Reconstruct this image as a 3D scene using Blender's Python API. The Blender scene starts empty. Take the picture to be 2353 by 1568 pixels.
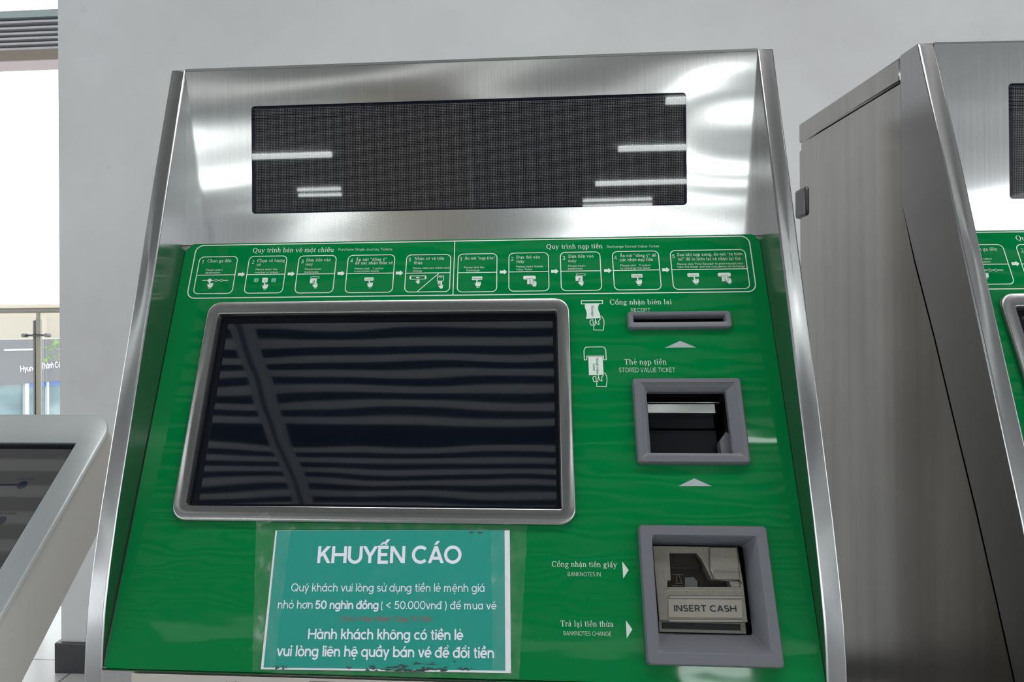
import bpy, math, random, unicodedata
from mathutils import Vector, Matrix
from mathutils.geometry import tessellate_polygon
random.seed(7)
S = bpy.context.scene
COL = S.collection
H = 1.32                                   # camera height above the floor

# ------------------------------------------------------------------ camera
FPX, CX, CY = 1768.0, 1072.35, 759.43      # focal length and principal point, 2353x1568 frame
RX = Vector((0.9967667, 0.0799734, -0.0077664))
UX = Vector((0.0080688, -0.0034588, 0.9999615))
FW = Vector((-0.0799434, 0.9967910, 0.0040929))
cam = bpy.data.cameras.new('camera')
cam.sensor_width = 36.0
cam.lens = 36.0 * FPX / 2353
cam.shift_x = (1176.5 - CX) / 2353
cam.shift_y = (CY - 784.0) / 2353
cam.clip_start = 0.01
co = bpy.data.objects.new('camera', cam)
COL.objects.link(co)
co.matrix_world = Matrix(((RX.x, UX.x, -FW.x, 0), (RX.y, UX.y, -FW.y, 0), (RX.z, UX.z, -FW.z, H), (0, 0, 0, 1)))
S.camera = co

# ------------------------------------------------------------------ world, light, exposure
world = bpy.data.worlds.new('sky')
S.world = world
world.use_nodes = True
wn = world.node_tree.nodes
wn['Background'].inputs[0].default_value = (0.93, 0.97, 1.0, 1)
wn['Background'].inputs[1].default_value = 2.4
S.view_settings.view_transform = 'Standard'
S.view_settings.look = 'None'
S.view_settings.exposure = 0.22
S.view_settings.gamma = 1.0
S.view_settings.use_curve_mapping = False
S.cycles.max_bounces = 10
S.cycles.use_denoising = True


def area(name, loc, rot, sx, sy, power, color=(1, 1, 1)):
    l = bpy.data.lights.new(name, 'AREA')
    l.shape = 'RECTANGLE'; l.size = sx; l.size_y = sy; l.energy = power; l.color = color
    o = bpy.data.objects.new(name, l); COL.objects.link(o)
    o.location = loc; o.rotation_euler = rot
    return o


# ------------------------------------------------------------------ materials
def mat(name, color, rough=0.5, metal=0.0, spec=0.5, coat=0.0, emit=None, es=1.0, aniso=0.0, ior=None):
    m = bpy.data.materials.new(name); m.use_nodes = True
    b = m.node_tree.nodes['Principled BSDF']
    b.inputs['Base Color'].default_value = (*color, 1)
    b.inputs['Roughness'].default_value = rough
    b.inputs['Metallic'].default_value = metal
    b.inputs['Specular IOR Level'].default_value = spec
    b.inputs['Coat Weight'].default_value = coat
    b.inputs['Anisotropic'].default_value = aniso
    if ior: b.inputs['IOR'].default_value = ior
    if emit:
        b.inputs['Emission Color'].default_value = (*emit, 1)
        b.inputs['Emission Strength'].default_value = es
    return m


def nodes(m):
    nt = m.node_tree
    return nt, nt.nodes['Principled BSDF']


def nnode(nt, t, **kw):
    n = nt.nodes.new(t)
    for k, v in kw.items():
        if k.startswith('i_'):
            key = k[2:]
            n.inputs[int(key) if key.isdigit() else key.replace('_', ' ')].default_value = v
        else:
            setattr(n, k, v)
    return n


def noise(nt, scale3, scale=1.0, detail=3.0, rough=0.5):
    tc = nnode(nt, 'ShaderNodeTexCoord')
    mp = nnode(nt, 'ShaderNodeMapping')
    mp.inputs['Scale'].default_value = scale3
    nt.links.new(tc.outputs['Object'], mp.inputs[0])
    n = nnode(nt, 'ShaderNodeTexNoise')
    n.inputs['Scale'].default_value = scale; n.inputs['Detail'].default_value = detail; n.inputs['Roughness'].default_value = rough
    nt.links.new(mp.outputs[0], n.inputs['Vector'])
    return n.outputs['Fac']


def ramp(nt, src, stops):
    r = nnode(nt, 'ShaderNodeValToRGB')
    e = r.color_ramp.elements
    while len(e) < len(stops): e.new(0.5)
    for k, (p, c) in enumerate(stops):
        e[k].position = p
        e[k].color = (*c, 1) if isinstance(c, tuple) else (c, c, c, 1)
    nt.links.new(src, r.inputs[0])
    return r.outputs[0]


def bump(nt, b, fac, strength, dist=0.001, prev=None):
    bp = nnode(nt, 'ShaderNodeBump')
    bp.inputs['Strength'].default_value = strength
    bp.inputs['Distance'].default_value = dist
    nt.links.new(fac, bp.inputs['Height'])
    if prev is not None: nt.links.new(prev, bp.inputs['Normal'])
    nt.links.new(bp.outputs[0], b.inputs['Normal'])
    return bp.outputs[0]


def steel(name, color, rough, wave=0.0, wscale=(4, 4, 9), stain=0.08, grain=0.06, aniso=0.75, gscale=(420, 420, 5), dents=0.0):
    """brushed stainless steel: reflections smeared across the upright grain, faint blotches, optional oil-canning of the sheet"""
    m = mat(name, color, rough, 1.0, aniso=aniso)
    nt, b = nodes(m)
    tg = nnode(nt, 'ShaderNodeTangent', direction_type='RADIAL', axis='Z')
    nt.links.new(tg.outputs[0], b.inputs['Tangent'])
    c1 = ramp(nt, noise(nt, (4, 4, 2.2), 1.0, 4.0), [(0.3, 1.0 - stain), (0.7, 1.0)])
    c2 = ramp(nt, noise(nt, gscale, 1.0, 2.0), [(0.3, 1.0 - grain), (0.7, 1.0)])
    last = (1, 1, 1)
    m1 = nnode(nt, 'ShaderNodeMix', data_type='RGBA', blend_type='MULTIPLY'); m1.inputs[0].default_value = 1.0
    nt.links.new(c1, m1.inputs[6]); nt.links.new(c2, m1.inputs[7])
    m2 = nnode(nt, 'ShaderNodeMix', data_type='RGBA', blend_type='MULTIPLY'); m2.inputs[0].default_value = 1.0
    m2.inputs[6].default_value = (*color, 1); nt.links.new(m1.outputs[2], m2.inputs[7])
    nt.links.new(m2.outputs[2], b.inputs['Base Color'])
    if wave > 0: bump(nt, b, noise(nt, wscale, 1.0, 0.0, 0.4), 1.0, wave)
    return m


M = {}
M['steel'] = steel('brushed steel sheet', (0.56, 0.56, 0.555), 0.24)
M['steel_front'] = steel('brushed steel fascia', (0.72, 0.725, 0.72), 0.125, wave=0.004, wscale=(3.4, 3.0, 9.0), aniso=0.75, grain=0.13, gscale=(480, 480, 4))
M['steel_side'] = steel('dull steel cabinet side', (0.52, 0.50, 0.475), 0.17, stain=0.22, gscale=(60, 38, 1.5), grain=0.16, aniso=0.0)
M['steel_frame'] = steel('brushed steel frame edge', (0.46, 0.46, 0.465), 0.22)
M['steel_bezel'] = steel('satin steel screen surround', (0.42, 0.42, 0.42), 0.2)
M['steel_kiosk'] = steel('cross brushed steel top', (0.72, 0.77, 0.78), 0.36, stain=0.12)
M['steel_kiosk'].node_tree.nodes['Principled BSDF'].inputs['Metallic'].default_value = 0.75
M['kiosk_side'] = mat('warm grey satin enamel', (0.86, 0.84, 0.80), 0.42)
M['hinge'] = mat('dark steel hinge', (0.16, 0.16, 0.16), 0.4, 1.0)
M['black'] = mat('matt black cavity', (0.006, 0.006, 0.008), 0.6)
M['rubber'] = mat('black gasket', (0.003, 0.004, 0.008), 0.25, spec=0.2)
M['dark_plastic'] = mat('dark navy plastic', (0.005, 0.006, 0.009), 0.3, spec=0.15)
M['bezel_grey'] = mat('grey moulded plastic', (0.125, 0.13, 0.15), 0.42)
M['print'] = mat('white screen print', (0.62, 0.70, 0.64), 0.45)
M['print_teal'] = mat('pale teal screen print', (0.16, 0.42, 0.32), 0.45)
M['print_green'] = mat('green print on white', (0.0, 0.13, 0.045), 0.4)
M['lamp_grey'] = mat('frosted indicator window', (0.36, 0.40, 0.42), 0.3)
M['paper'] = mat('white paper', (0.74, 0.74, 0.80), 0.55)
M['teal'] = mat('teal poster ink', (0.0, 0.265, 0.215), 0.5)
M['poster_white'] = mat('poster white lettering', (0.76, 0.78, 0.88), 0.55)
M['red'] = mat('faded red lettering', (0.30, 0.075, 0.085), 0.55)
M['scuff'] = mat('dark worn ink', (0.018, 0.055, 0.05), 0.6)
M['black_ink'] = mat('black lettering', (0.008, 0.010, 0.016), 0.4)
M['white_sign'] = mat('white sign letters', (0.95, 0.95, 0.97), 0.4, emit=(1, 1, 1), es=0.25)

# green enamel faceplate with faint ripples in its lacquer
m = mat('green lacquered faceplate', (0.0, 0.168, 0.040), 0.04, spec=0.3)
nt, b = nodes(m)
bump(nt, b, noise(nt, (4.5, 9, 13), 1.0, 2.0), 0.55, 0.0016)
M['green'] = m
# touch screen
m = mat('black touch screen glass', (0.003, 0.005, 0.011), 0.03, spec=1.0)
nt, b = nodes(m)
bump(nt, b, noise(nt, (4, 8, 10), 1.0, 1.0), 0.4, 0.0011)
M['screen'] = m
# LED matrix behind glass: small grey dots on a 2.4 mm pitch
m = mat('dotted led matrix glass', (0.006, 0.006, 0.01), 0.02, spec=0.55)
nt, b = nodes(m)
tc = nnode(nt, 'ShaderNodeTexCoord'); sp = nnode(nt, 'ShaderNodeSeparateXYZ'); nt.links.new(tc.outputs['Object'], sp.inputs[0])
outs = []
for ax in (0, 2):
    mu = nnode(nt, 'ShaderNodeMath', operation='MULTIPLY'); mu.inputs[1].default_value = 1 / 0.00240
    nt.links.new(sp.outputs[ax], mu.inputs[0])
    fr = nnode(nt, 'ShaderNodeMath', operation='FRACT'); nt.links.new(mu.outputs[0], fr.inputs[0])
    sb = nnode(nt, 'ShaderNodeMath', operation='SUBTRACT'); sb.inputs[1].default_value = 0.5; nt.links.new(fr.outputs[0], sb.inputs[0])
    sq = nnode(nt, 'ShaderNodeMath', operation='MULTIPLY'); nt.links.new(sb.outputs[0], sq.inputs[0]); nt.links.new(sb.outputs[0], sq.inputs[1])
    outs.append(sq.outputs[0])
ad = nnode(nt, 'ShaderNodeMath', operation='ADD'); nt.links.new(outs[0], ad.inputs[0]); nt.links.new(outs[1], ad.inputs[1])
lt = nnode(nt, 'ShaderNodeMath', operation='LESS_THAN'); lt.inputs[1].default_value = 0.05; nt.links.new(ad.outputs[0], lt.inputs[0])
mx = nnode(nt, 'ShaderNodeMix', data_type='RGBA'); mx.inputs[6].default_value = (0.005, 0.005, 0.008, 1); mx.inputs[7].default_value = (0.24, 0.24, 0.245, 1)
nt.links.new(lt.outputs[0], mx.inputs[0]); nt.links.new(mx.outputs[2], b.inputs['Base Color'])
bump(nt, b, noise(nt, (2.2, 2, 3.5), 1.0, 0.5), 0.35, 0.002)
M['led'] = m
m = mat('dark smoked glass border', (0.004, 0.005, 0.012), 0.02, spec=0.55)
nt, b = nodes(m); bump(nt, b, noise(nt, (2.2, 2, 3.5), 1.0, 0.5), 0.35, 0.002)
M['led_border'] = m
# note acceptor: worn champagne metal with dark specks
m = mat('worn champagne metal', (0.36, 0.335, 0.29), 0.38, 0.55)
nt, b = nodes(m)
c = ramp(nt, noise(nt, (1, 1, 1), 420, 3.0, 0.7), [(0.30, (0.07, 0.062, 0.05)), (0.38, (0.20, 0.188, 0.16)), (1.0, (0.25, 0.235, 0.20))])
nt.links.new(c, b.inputs['Base Color'])
M['champagne'] = m
M['champagne_light'] = mat('pale champagne plate', (0.29, 0.275, 0.24), 0.38, 0.4)
M['smoked'] = mat('smoked dark plastic', (0.022, 0.018, 0.015), 0.15, spec=0.3)
# painted wall: soft mottling, few stains
m = mat('grey white painted plaster', (0.64, 0.645, 0.655), 0.7, spec=0.3)
nt, b = nodes(m)
n1 = noise(nt, (1, 1, 1), 1.6, 6.0, 0.6); n2 = noise(nt, (1, 1, 1), 9.0, 4.0, 0.65)
c1 = ramp(nt, n1, [(0.3, (0.575, 0.575, 0.58)), (0.62, (0.655, 0.66, 0.67))])
c2 = ramp(nt, n2, [(0.25, 0.86), (0.36, 1.0)])
mx = nnode(nt, 'ShaderNodeMix', data_type='RGBA', blend_type='MULTIPLY'); mx.inputs[0].default_value = 0.55
nt.links.new(c1, mx.inputs[6]); nt.links.new(c2, mx.inputs[7]); nt.links.new(mx.outputs[2], b.inputs['Base Color'])
bump(nt, b, noise(nt, (1, 1, 1), 30, 4.0), 0.25, 0.002)
M['wall'] = m
# floor tiles
m = mat('pale granite tile', (0.45, 0.45, 0.44), 0.25)
nt, b = nodes(m)
tc = nnode(nt, 'ShaderNodeTexCoord'); br = nnode(nt, 'ShaderNodeTexBrick')
br.offset = 0.0; br.inputs['Scale'].default_value = 1.0; br.inputs['Brick Width'].default_value = 0.6; br.inputs['Row Height'].default_value = 0.6
br.inputs['Mortar Size'].default_value = 0.004
br.inputs['Color1'].default_value = (0.58, 0.58, 0.57, 1); br.inputs['Color2'].default_value = (0.62, 0.62, 0.61, 1); br.inputs['Mortar'].default_value = (0.2, 0.2, 0.2, 1)
nt.links.new(tc.outputs['Object'], br.inputs[0]); nt.links.new(br.outputs['Color'], b.inputs['Base Color'])
M['floor'] = m
M['base'] = mat('dark baseboard tile', (0.035, 0.035, 0.04), 0.35)
M['strip'] = mat('pale ceiling strip', (0.78, 0.78, 0.77), 0.5)
M['void'] = mat('dark ceiling void', (0.02, 0.021, 0.023), 0.8)
M['beam'] = mat('painted steel beam', (0.50, 0.50, 0.50), 0.5)
M['tube'] = mat('lit fluorescent tube', (0.9, 0.9, 0.9), 0.4, emit=(0.93, 1.0, 0.99), es=10.5)
M['diffuser'] = mat('dim light diffuser', (0.8, 0.8, 0.8), 0.5, emit=(1, 1, 0.97), es=0.5)
M['fill_diffuser'] = mat('fill panel diffuser', (0.8, 0.8, 0.8), 0.5, emit=(1, 0.99, 0.96), es=13)  # glow of the added fill panels over the machines
M['board'] = mat('plain ceiling board', (0.42, 0.42, 0.42), 0.6)
M['column'] = mat('beige column cladding', (0.42, 0.37, 0.31), 0.5)
M['hall'] = mat('far hall wall', (0.34, 0.34, 0.35), 0.6)
M['rail'] = mat('satin railing steel', (0.36, 0.34, 0.28), 0.4, 0.2)
M['eave_lip'] = mat('pale blue grey metal lip', (0.45, 0.52, 0.52), 0.5)
M['slat'] = mat('white louvre slat', (0.62, 0.61, 0.63), 0.5)
M['slat_dark'] = mat('dark louvre backing', (0.09, 0.085, 0.075), 0.8)
M['beige'] = mat('beige rendered beam', (0.33, 0.28, 0.24), 0.8)
M['pink'] = mat('pale pink soffit board', (0.62, 0.53, 0.52), 0.8)
M['fascia'] = mat('slate fascia panel', (0.105, 0.105, 0.115), 0.5)
M['pale_wall'] = mat('cream rendered wall', (0.42, 0.375, 0.30), 0.7)
M['shop_glass'] = mat('teal shopfront glass', (0.12, 0.25, 0.28), 0.08)
nt, b = nodes(M['shop_glass'])
nt.links.new(ramp(nt, noise(nt, (0.9, 0.9, 1.6), 1.0, 4.0), [(0.35, (0.03, 0.09, 0.11)), (0.5, (0.10, 0.20, 0.22)), (0.68, (0.30, 0.38, 0.38))]), b.inputs['Base Color'])
M['shop_blue'] = mat('blue shop band', (0.02, 0.12, 0.40), 0.4)
M['leaf'] = mat('bright green leaf', (0.17, 0.36, 0.04), 0.5)
M['bark'] = mat('brown bark', (0.15, 0.10, 0.06), 0.8)
M['street'] = mat('pale street paving', (0.5, 0.5, 0.5), 0.8)
M['map_paper'] = mat('worn cream map paper', (0.52, 0.49, 0.44), 0.5)
M['map_block'] = mat('brown map print', (0.17, 0.145, 0.125), 0.5)
M['kiosk_screen'] = mat('dark kiosk screen glass', (0.085, 0.084, 0.086), 0.03, spec=0.6)
nt, b = nodes(M['kiosk_screen']); bump(nt, b, noise(nt, (2, 4, 4), 1.0, 1.0), 0.3, 0.001)
M['navy'] = mat('navy map print', (0.022, 0.026, 0.045), 0.03, spec=0.5)


def film(name, alpha, rough):
    m = bpy.data.materials.new(name); m.use_nodes = True
    nt = m.node_tree; b = nt.nodes['Principled BSDF']
    b.inputs['Base Color'].default_value = (0.75, 0.80, 0.76, 1); b.inputs['Roughness'].default_value = rough
    b.inputs['Alpha'].default_value = alpha
    bump(nt, b, noise(nt, (60, 60, 60), 1.0, 3.0, 0.6), 0.8, 0.0015)
    f = ramp(nt, noise(nt, (70, 70, 45), 1.0, 4.0, 0.65), [(0.35, alpha * 0.3), (0.6, alpha), (0.72, min(1, alpha * 3.2))])
    nt.links.new(f, b.inputs['Alpha'])
    return m


M['film'] = film('clear plastic sleeve', 0.012, 0.08)
M['tape'] = film('clear packing tape', 0.07, 0.10)
m = bpy.data.materials.new('clear balustrade glass'); m.use_nodes = True
b = m.node_tree.nodes['Principled BSDF']
b.inputs['Base Color'].default_value = (0.93, 0.98, 0.96, 1); b.inputs['Roughness'].default_value = 0.02
b.inputs['Alpha'].default_value = 0.12
M['glass'] = m


# ------------------------------------------------------------------ mesh builder
class MB:
    def __init__(s): s.v = []; s.f = []; s.mi = {}

    def add(s, vs, fs):
        n = len(s.v); s.v += [tuple(x) for x in vs]; s.f += [tuple(i + n for i in f) for f in fs]
        return s

    def box(s, x0, x1, y0, y1, z0, z1, fr=None):
        vs = [(x, y, z) for x in (x0, x1) for y in (y0, y1) for z in (z0, z1)]
        if fr: vs = [fr(*p) for p in vs]
        return s.add(vs, [(0, 1, 3, 2), (4, 6, 7, 5), (0, 4, 5, 1), (2, 3, 7, 6), (0, 2, 6, 4), (1, 5, 7, 3)])

    def prism(s, poly, h0, h1, fr):
        """poly in the frame's first two axes, extruded from h0 to h1"""
        n = len(poly)
        vs = [fr(a, b_, h0) for a, b_ in poly] + [fr(a, b_, h1) for a, b_ in poly]
        tri = tessellate_polygon([[Vector((a, b_, 0)) for a, b_ in poly]])
        fs = [tuple(t) for t in tri] + [tuple(i + n for i in t) for t in tri]
        fs += [(i, (i + 1) % n, (i + 1) % n + n, i + n) for i in range(n)]
        return s.add(vs, fs)

    def plate(s, outer, holes, h0, h1, fr):
        loops = [outer] + holes
        flat = [p for l in loops for p in l]
        n = len(flat)
        tri = tessellate_polygon([[Vector((a, b_, 0)) for a, b_ in l] for l in loops])
        vs = [fr(a, b_, h0) for a, b_ in flat] + [fr(a, b_, h1) for a, b_ in flat]
        fs = [tuple(t) for t in tri] + [tuple(i + n for i in t) for t in tri]
        k = 0
        for l in loops:
            m_ = len(l)
            fs += [(k + i, k + (i + 1) % m_, k + (i + 1) % m_ + n, k + i + n) for i in range(m_)]
            k += m_
        return s.add(vs, fs)

    def loft(s, loops, cap0=False, cap1=False):
        n = len(loops[0]); vs = [p for l in loops for p in l]; fs = []
        for k in range(len(loops) - 1):
            for i in range(n):
                j = (i + 1) % n
                fs.append((k * n + i, k * n + j, (k + 1) * n + j, (k + 1) * n + i))
        if cap0: fs.append(tuple(range(n)))
        if cap1: fs.append(tuple(range((len(loops) - 1) * n, len(loops) * n)))
        return s.add(vs, fs)

    def flat(s, tris, fr, h, mi=0):
        """list of 2D polygons laid on the frame at height h"""
        for i, p in enumerate(tris):            # a few microns of stagger keeps overlapping strokes clean
            s.mi[len(s.f)] = mi
            s.add([fr(a, b_, h + 5e-6 * (i % 9)) for a, b_ in p], [tuple(range(len(p)))])
        return s

    def tube(s, pts, r, n=10):
        loops = []
        for i, p in enumerate(pts):
            p = Vector(p)
            d = (Vector(pts[min(i + 1, len(pts) - 1)]) - Vector(pts[max(i - 1, 0)])).normalized()
            a = d.cross(Vector((0.3, 0.2, 1)) if abs(d.z) < 0.9 else Vector((1, 0, 0))).normalized(); c_ = d.cross(a)
            loops.append([p + (a * math.cos(t) + c_ * math.sin(t)) * r for t in [2 * math.pi * k / n for k in range(n)]])
        return s.loft(loops, True, True)

    def obj(s, name, material, parent=None, bevel=0, smooth=False, label=None, segs=2):
        me = bpy.data.meshes.new(name); me.from_pydata(s.v, [], s.f); me.update()
        import bmesh
        bm = bmesh.new(); bm.from_mesh(me)
        bmesh.ops.remove_doubles(bm, verts=bm.verts, dist=1e-7)
        bmesh.ops.recalc_face_normals(bm, faces=bm.faces); bm.to_mesh(me); bm.free()
        for k_ in material.split('+'): me.materials.append(M[k_])
        if '+' in material:
            for p in me.polygons: p.material_index = s.mi.get(p.index, 0)
        o = bpy.data.objects.new(name, me); COL.objects.link(o)
        if parent: o.parent = parent
        if bevel:
            bv = o.modifiers.new('bevel', 'BEVEL'); bv.width = bevel; bv.segments = segs; bv.limit_method = 'ANGLE'; bv.angle_limit = math.radians(35)
            bv.harden_normals = False
        if smooth or bevel:
            for p in me.polygons: p.use_smooth = True
            try: me.set_sharp_from_angle(angle=math.radians(40))
            except Exception: pass
        if label: o['label'] = label
        return o


def thing(name, label, cat, loc=(0, 0, 0), group=None):
    o = bpy.data.objects.new(name, None); COL.objects.link(o); o.location = loc; o.empty_display_size = 0.1
    o['label'] = label; o['category'] = cat
    if group: o['group'] = group
    return o


def struct(o, label=None):
    o['kind'] = 'structure'
    if label: o['label'] = label
    return o


def rrect(x0, y0, x1, y1, r, n=5):
    pts = []
    r = max(r, 1e-5)
    for cx, cy, a0 in ((x1 - r, y0 + r, -90), (x1 - r, y1 - r, 0), (x0 + r, y1 - r, 90), (x0 + r, y0 + r, 180)):
        for k in range(n + 1):
            a = math.radians(a0 + 90 * k / n); pts.append((cx + r * math.cos(a), cy + r * math.sin(a)))
    return pts


# 2D strokes -> lists of polygons
def stroke(pts, w, closed=False):
    out = []; n = len(pts); q = []
    for i in range(n):
        p = Vector(pts[i]).to_2d() if len(pts[i]) > 2 else Vector(pts[i])
        a = Vector(pts[(i - 1) % n]) if (closed or i > 0) else None
        c_ = Vector(pts[(i + 1) % n]) if (closed or i < n - 1) else None
        d0 = (p - a).normalized() if a is not None else (c_ - p).normalized()
        d1 = (c_ - p).normalized() if c_ is not None else d0
        n0 = Vector((-d0.y, d0.x)); n1 = Vector((-d1.y, d1.x)); mt = (n0 + n1)
        mt = mt.normalized() if mt.length > 1e-6 else n0
        k = w / 2 / max(0.35, mt.dot(n0))
        q.append((tuple(p + mt * k), tuple(p - mt * k)))
    for i in range(n if closed else n - 1):
        j = (i + 1) % n
        out.append([q[i][0], q[j][0], q[j][1], q[i][1]])
    return out


# ------------------------------------------------------------------ serif letters drawn as strokes (units of 1/1000 em)
def _b(x0, y0, x1, y1): return [[(x0, y0), (x1, y0), (x1, y1), (x0, y1)]]


def _l(x0, y0, x1, y1, w0, w1=None):
    w1 = w1 or w0
    return [[(x0 - w0 / 2, y0), (x1 - w1 / 2, y1), (x1 + w1 / 2, y1), (x0 + w0 / 2, y0)]]


def _r(cx, cy, rx, ry, tx, ty, a0=0, a1=360, n=18):
    out = []; pr = None
    for k in range(n + 1):
        a = math.radians(a0 + (a1 - a0) * k / n); c_, s_ = math.cos(a), math.sin(a)
        cur = ((cx + rx * c_, cy + ry * s_), (cx + (rx - tx) * c_, cy + (ry - ty) * s_))
        if pr: out.append([pr[0], cur[0], cur[1], pr[1]])
        pr = cur
    return out


def _d(cx, cy, r):
    return [[(cx + r * math.cos(k * math.pi / 5), cy + r * math.sin(k * math.pi / 5)) for k in range(10)]]


def _st(x, y0, y1, foot=True, flag=True, w=85):
    o = _b(x, y0, x + w, y1)
    if foot: o += _b(x - 42, y0, x + w + 42, y0 + 32)
    if flag: o += [[(x - 52, y1 - 62), (x + 2, y1 - 40), (x + 2, y1), (x - 52, y1 - 30)]]
    return o


def _arch(x0, x1, foot=True):
    cx = (x0 + x1) / 2 + 42
    return _r(cx - 0, 300, (x1 - x0) / 2 + 42, 160, 85, 45, 0, 180) + _b(x1, 0, x1 + 85, 302) + (_b(x1 - 42, 0, x1 + 127, 32) if foot else [])


SER = {
    'a': (444, _b(270, 50, 352, 330) + _r(212, 320, 140, 138, 82, 40, 0, 165) + _d(105, 350, 42) + _r(200, 130, 165, 140, 88, 42, 75, 300) + _b(300, 0, 430, 36) + _b(275, 0, 352, 70)),
    'b': (500, _st(68, 0, 683, False) + _r(262, 222, 210, 234, 88, 42)),
    'c': (444, _r(240, 222, 208, 234, 90, 42, 42, 318) + _d(355, 350, 46)),
    'L': (611, _b(100, 0, 200, 662) + _b(20, 0, 590, 36) + _b(20, 626, 290, 662) + _b(555, 0, 592, 190)),
    'V': (722, _l(100, 662, 370, 0, 110) + _l(620, 662, 380, 0, 48) + _b(15, 628, 250, 662) + _b(500, 628, 710, 662)),
    'd': (500, _r(240, 222, 208, 234, 88, 42) + _st(345, 0, 683, False) + _b(345, 0, 490, 34)),
    'e': (444, _r(238, 222, 206, 234, 88, 42, 0, 318) + _b(60, 235, 440, 272)),
    'g': (500, _r(225, 300, 172, 158, 80, 40) + _r(240, -95, 215, 118, 62, 42) + _b(330, 395, 480, 440) + _l(130, 20, 165, 160, 75, 60) + _b(110, 10, 330, 60)),
    'h': (500, _st(68, 0, 683) + _arch(68, 340)),
    'i': (278, _st(98, 0, 450)),
    'k': (500, _st(68, 0, 683) + _l(165, 190, 400, 450, 55) + _l(255, 270, 430, 0, 110) + _b(345, 0, 500, 32) + _b(310, 420, 480, 450)),
    'l': (278, _st(98, 0, 683)),
    'm': (778, _st(68, 0, 450) + _arch(68, 340) + _arch(340, 612)),
    'n': (500, _st(68, 0, 450) + _arch(68, 340)),
    'o': (500, _r(250, 222, 222, 234, 92, 44)),
    'p': (500, _st(68, -217, 450) + _r(262, 222, 210, 234, 88, 42)),
    'r': (345, _st(68, 0, 450) + _r(235, 290, 130, 165, 70, 60, 40, 160) + _d(305, 385, 48)),
    's': (389, _r(195, 335, 140, 123, 80, 42, 30, 270) + _r(195, 112, 150, 122, 80, 42, -150, 90)),
    't': (278, _b(95, 60, 178, 580) + _b(18, 415, 270, 450) + _r(200, 90, 105, 100, 82, 45, 180, 300)),
    'u': (500, _st(68, 140, 450, False) + _r(228, 160, 160, 172, 85, 45, 180, 360) + _st(340, 0, 450, False) + _b(340, 0, 480, 34)),
    'v': (500, _l(80, 450, 258, 0, 100) + _l(420, 450, 258, 0, 46) + _b(10, 420, 190, 450) + _b(335, 420, 490, 450)),
    'x': (500, _l(100, 450, 395, 0, 105) + _l(390, 450, 95, 0, 46) + _b(15, 420, 215, 450) + _b(310, 420, 470, 450) + _b(15, 0, 175, 32) + _b(295, 0, 485, 32)),
    'y': (500, _l(80, 450, 262, 20, 100) + _l(420, 450, 160, -190, 46) + _b(10, 420, 190, 450) + _b(335, 420, 490, 450) + _d(105, -172, 48)),
    'Q': (722, _r(360, 331, 325, 345, 108, 48) + _l(345, 20, 640, -170, 120, 70)),
    'C': (667, _r(360, 331, 328, 345, 108, 48, 42, 318) + _b(575, 440, 608, 655)),
    'T': (611, _b(258, 0, 356, 662) + _b(20, 618, 594, 662) + _b(20, 510, 54, 640) + _b(560, 510, 594, 640) + _b(165, 0, 450, 34)),
    'D': (722, _b(105, 0, 202, 662) + _r(300, 331, 385, 331, 108, 48, -90, 90) + _b(30, 0, 320, 46) + _b(30, 616, 320, 662)),
    'N': (722, _b(112, 0, 160, 662) + _b(562, 0, 610, 662) + _l(120, 662, 560, 0, 125) + _b(20, 0, 250, 34) + _b(470, 628, 700, 662) + _b(20, 628, 150, 662)),
    'S': (556, _r(275, 490, 205, 185, 105, 50, 25, 270) + _r(275, 165, 215, 178, 105, 50, -155, 90) + _b(440, 470, 474, 660) + _b(50, 10, 84, 200)),
    'A': (722, _l(350, 662, 110, 0, 48) + _l(350, 662, 600, 0, 110) + _b(190, 215, 490, 255) + _b(20, 0, 230, 34) + _b(470, 0, 710, 34)),
    '"': (408, _b(85, 430, 150, 676) + _b(255, 430, 320, 676)),
    ',': (250, _d(120, 45, 55) + _l(150, 40, 90, -130, 60, 25)),
    ' ': (250, []),
}


def marks(cx, top, mk, w=48, low=0):
    """Vietnamese diacritics over a letter centred at cx"""
    out = []; circ = '\u0302' in mk; br_ = '\u0306' in mk; base = top + 60; w2 = w * 1.25
    if circ: out += _l(cx - 115, base, cx, base + 115, w) + _l(cx + 115, base, cx, base + 115, w)
    if br_: out += _r(cx, base + 110, 105, 100, 48, 48, 180, 360, 10)
    up = base + (75 if circ else 0); sx = cx + (100 if circ else 0)
    if '\u0301' in mk: out += _l(sx - 25, up, sx + 95, up + 155, w2)
    if '\u0300' in mk: out += _l(sx + 35, up, sx - 85, up + 155, w2)
    if '\u0309' in mk: out += _r(sx + 10, up + 115, 72, 68, 45, 42, -70, 170, 8) + _b(sx, up, sx + 45, up + 62)
    if '\u0323' in mk: out += _d(cx, -125 + low, max(55, w * 0.75))
    return out


def serif(text):
    x = 0; out = []
    for ch in text:
        dec = unicodedata.normalize('NFD', ch); base = dec[0]; mk = dec[1:]; bar = None
        if base in 'đĐ': bar = base; base = 'd' if base == 'đ' else 'D'
        adv, g = SER.get(base, SER[' '])
        polys = list(g)
        cap = base.isupper()
        if base == 'i' and not (set(mk) - {'\u0323'}): polys = polys + _d(138, 605, 56)
        if bar == 'đ': polys = polys + _b(255, 560, 495, 600)
        if bar == 'Đ': polys = polys + _b(20, 312, 330, 356)
        if '\u031b' in mk: polys = polys + _r(adv - 60, 470, 95, 95, 55, 50, -85, 60, 8)
        if mk: polys = polys + marks(adv * 0.47 if base != 'i' else 138, 662 if cap else 450, mk)
        out += [[(px + x, py) for px, py in p] for p in polys]
        x += adv + 22
    return [[(a / 1000, b_ / 1000) for a, b_ in p] for p in out], (x - 22) / 1000


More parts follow.
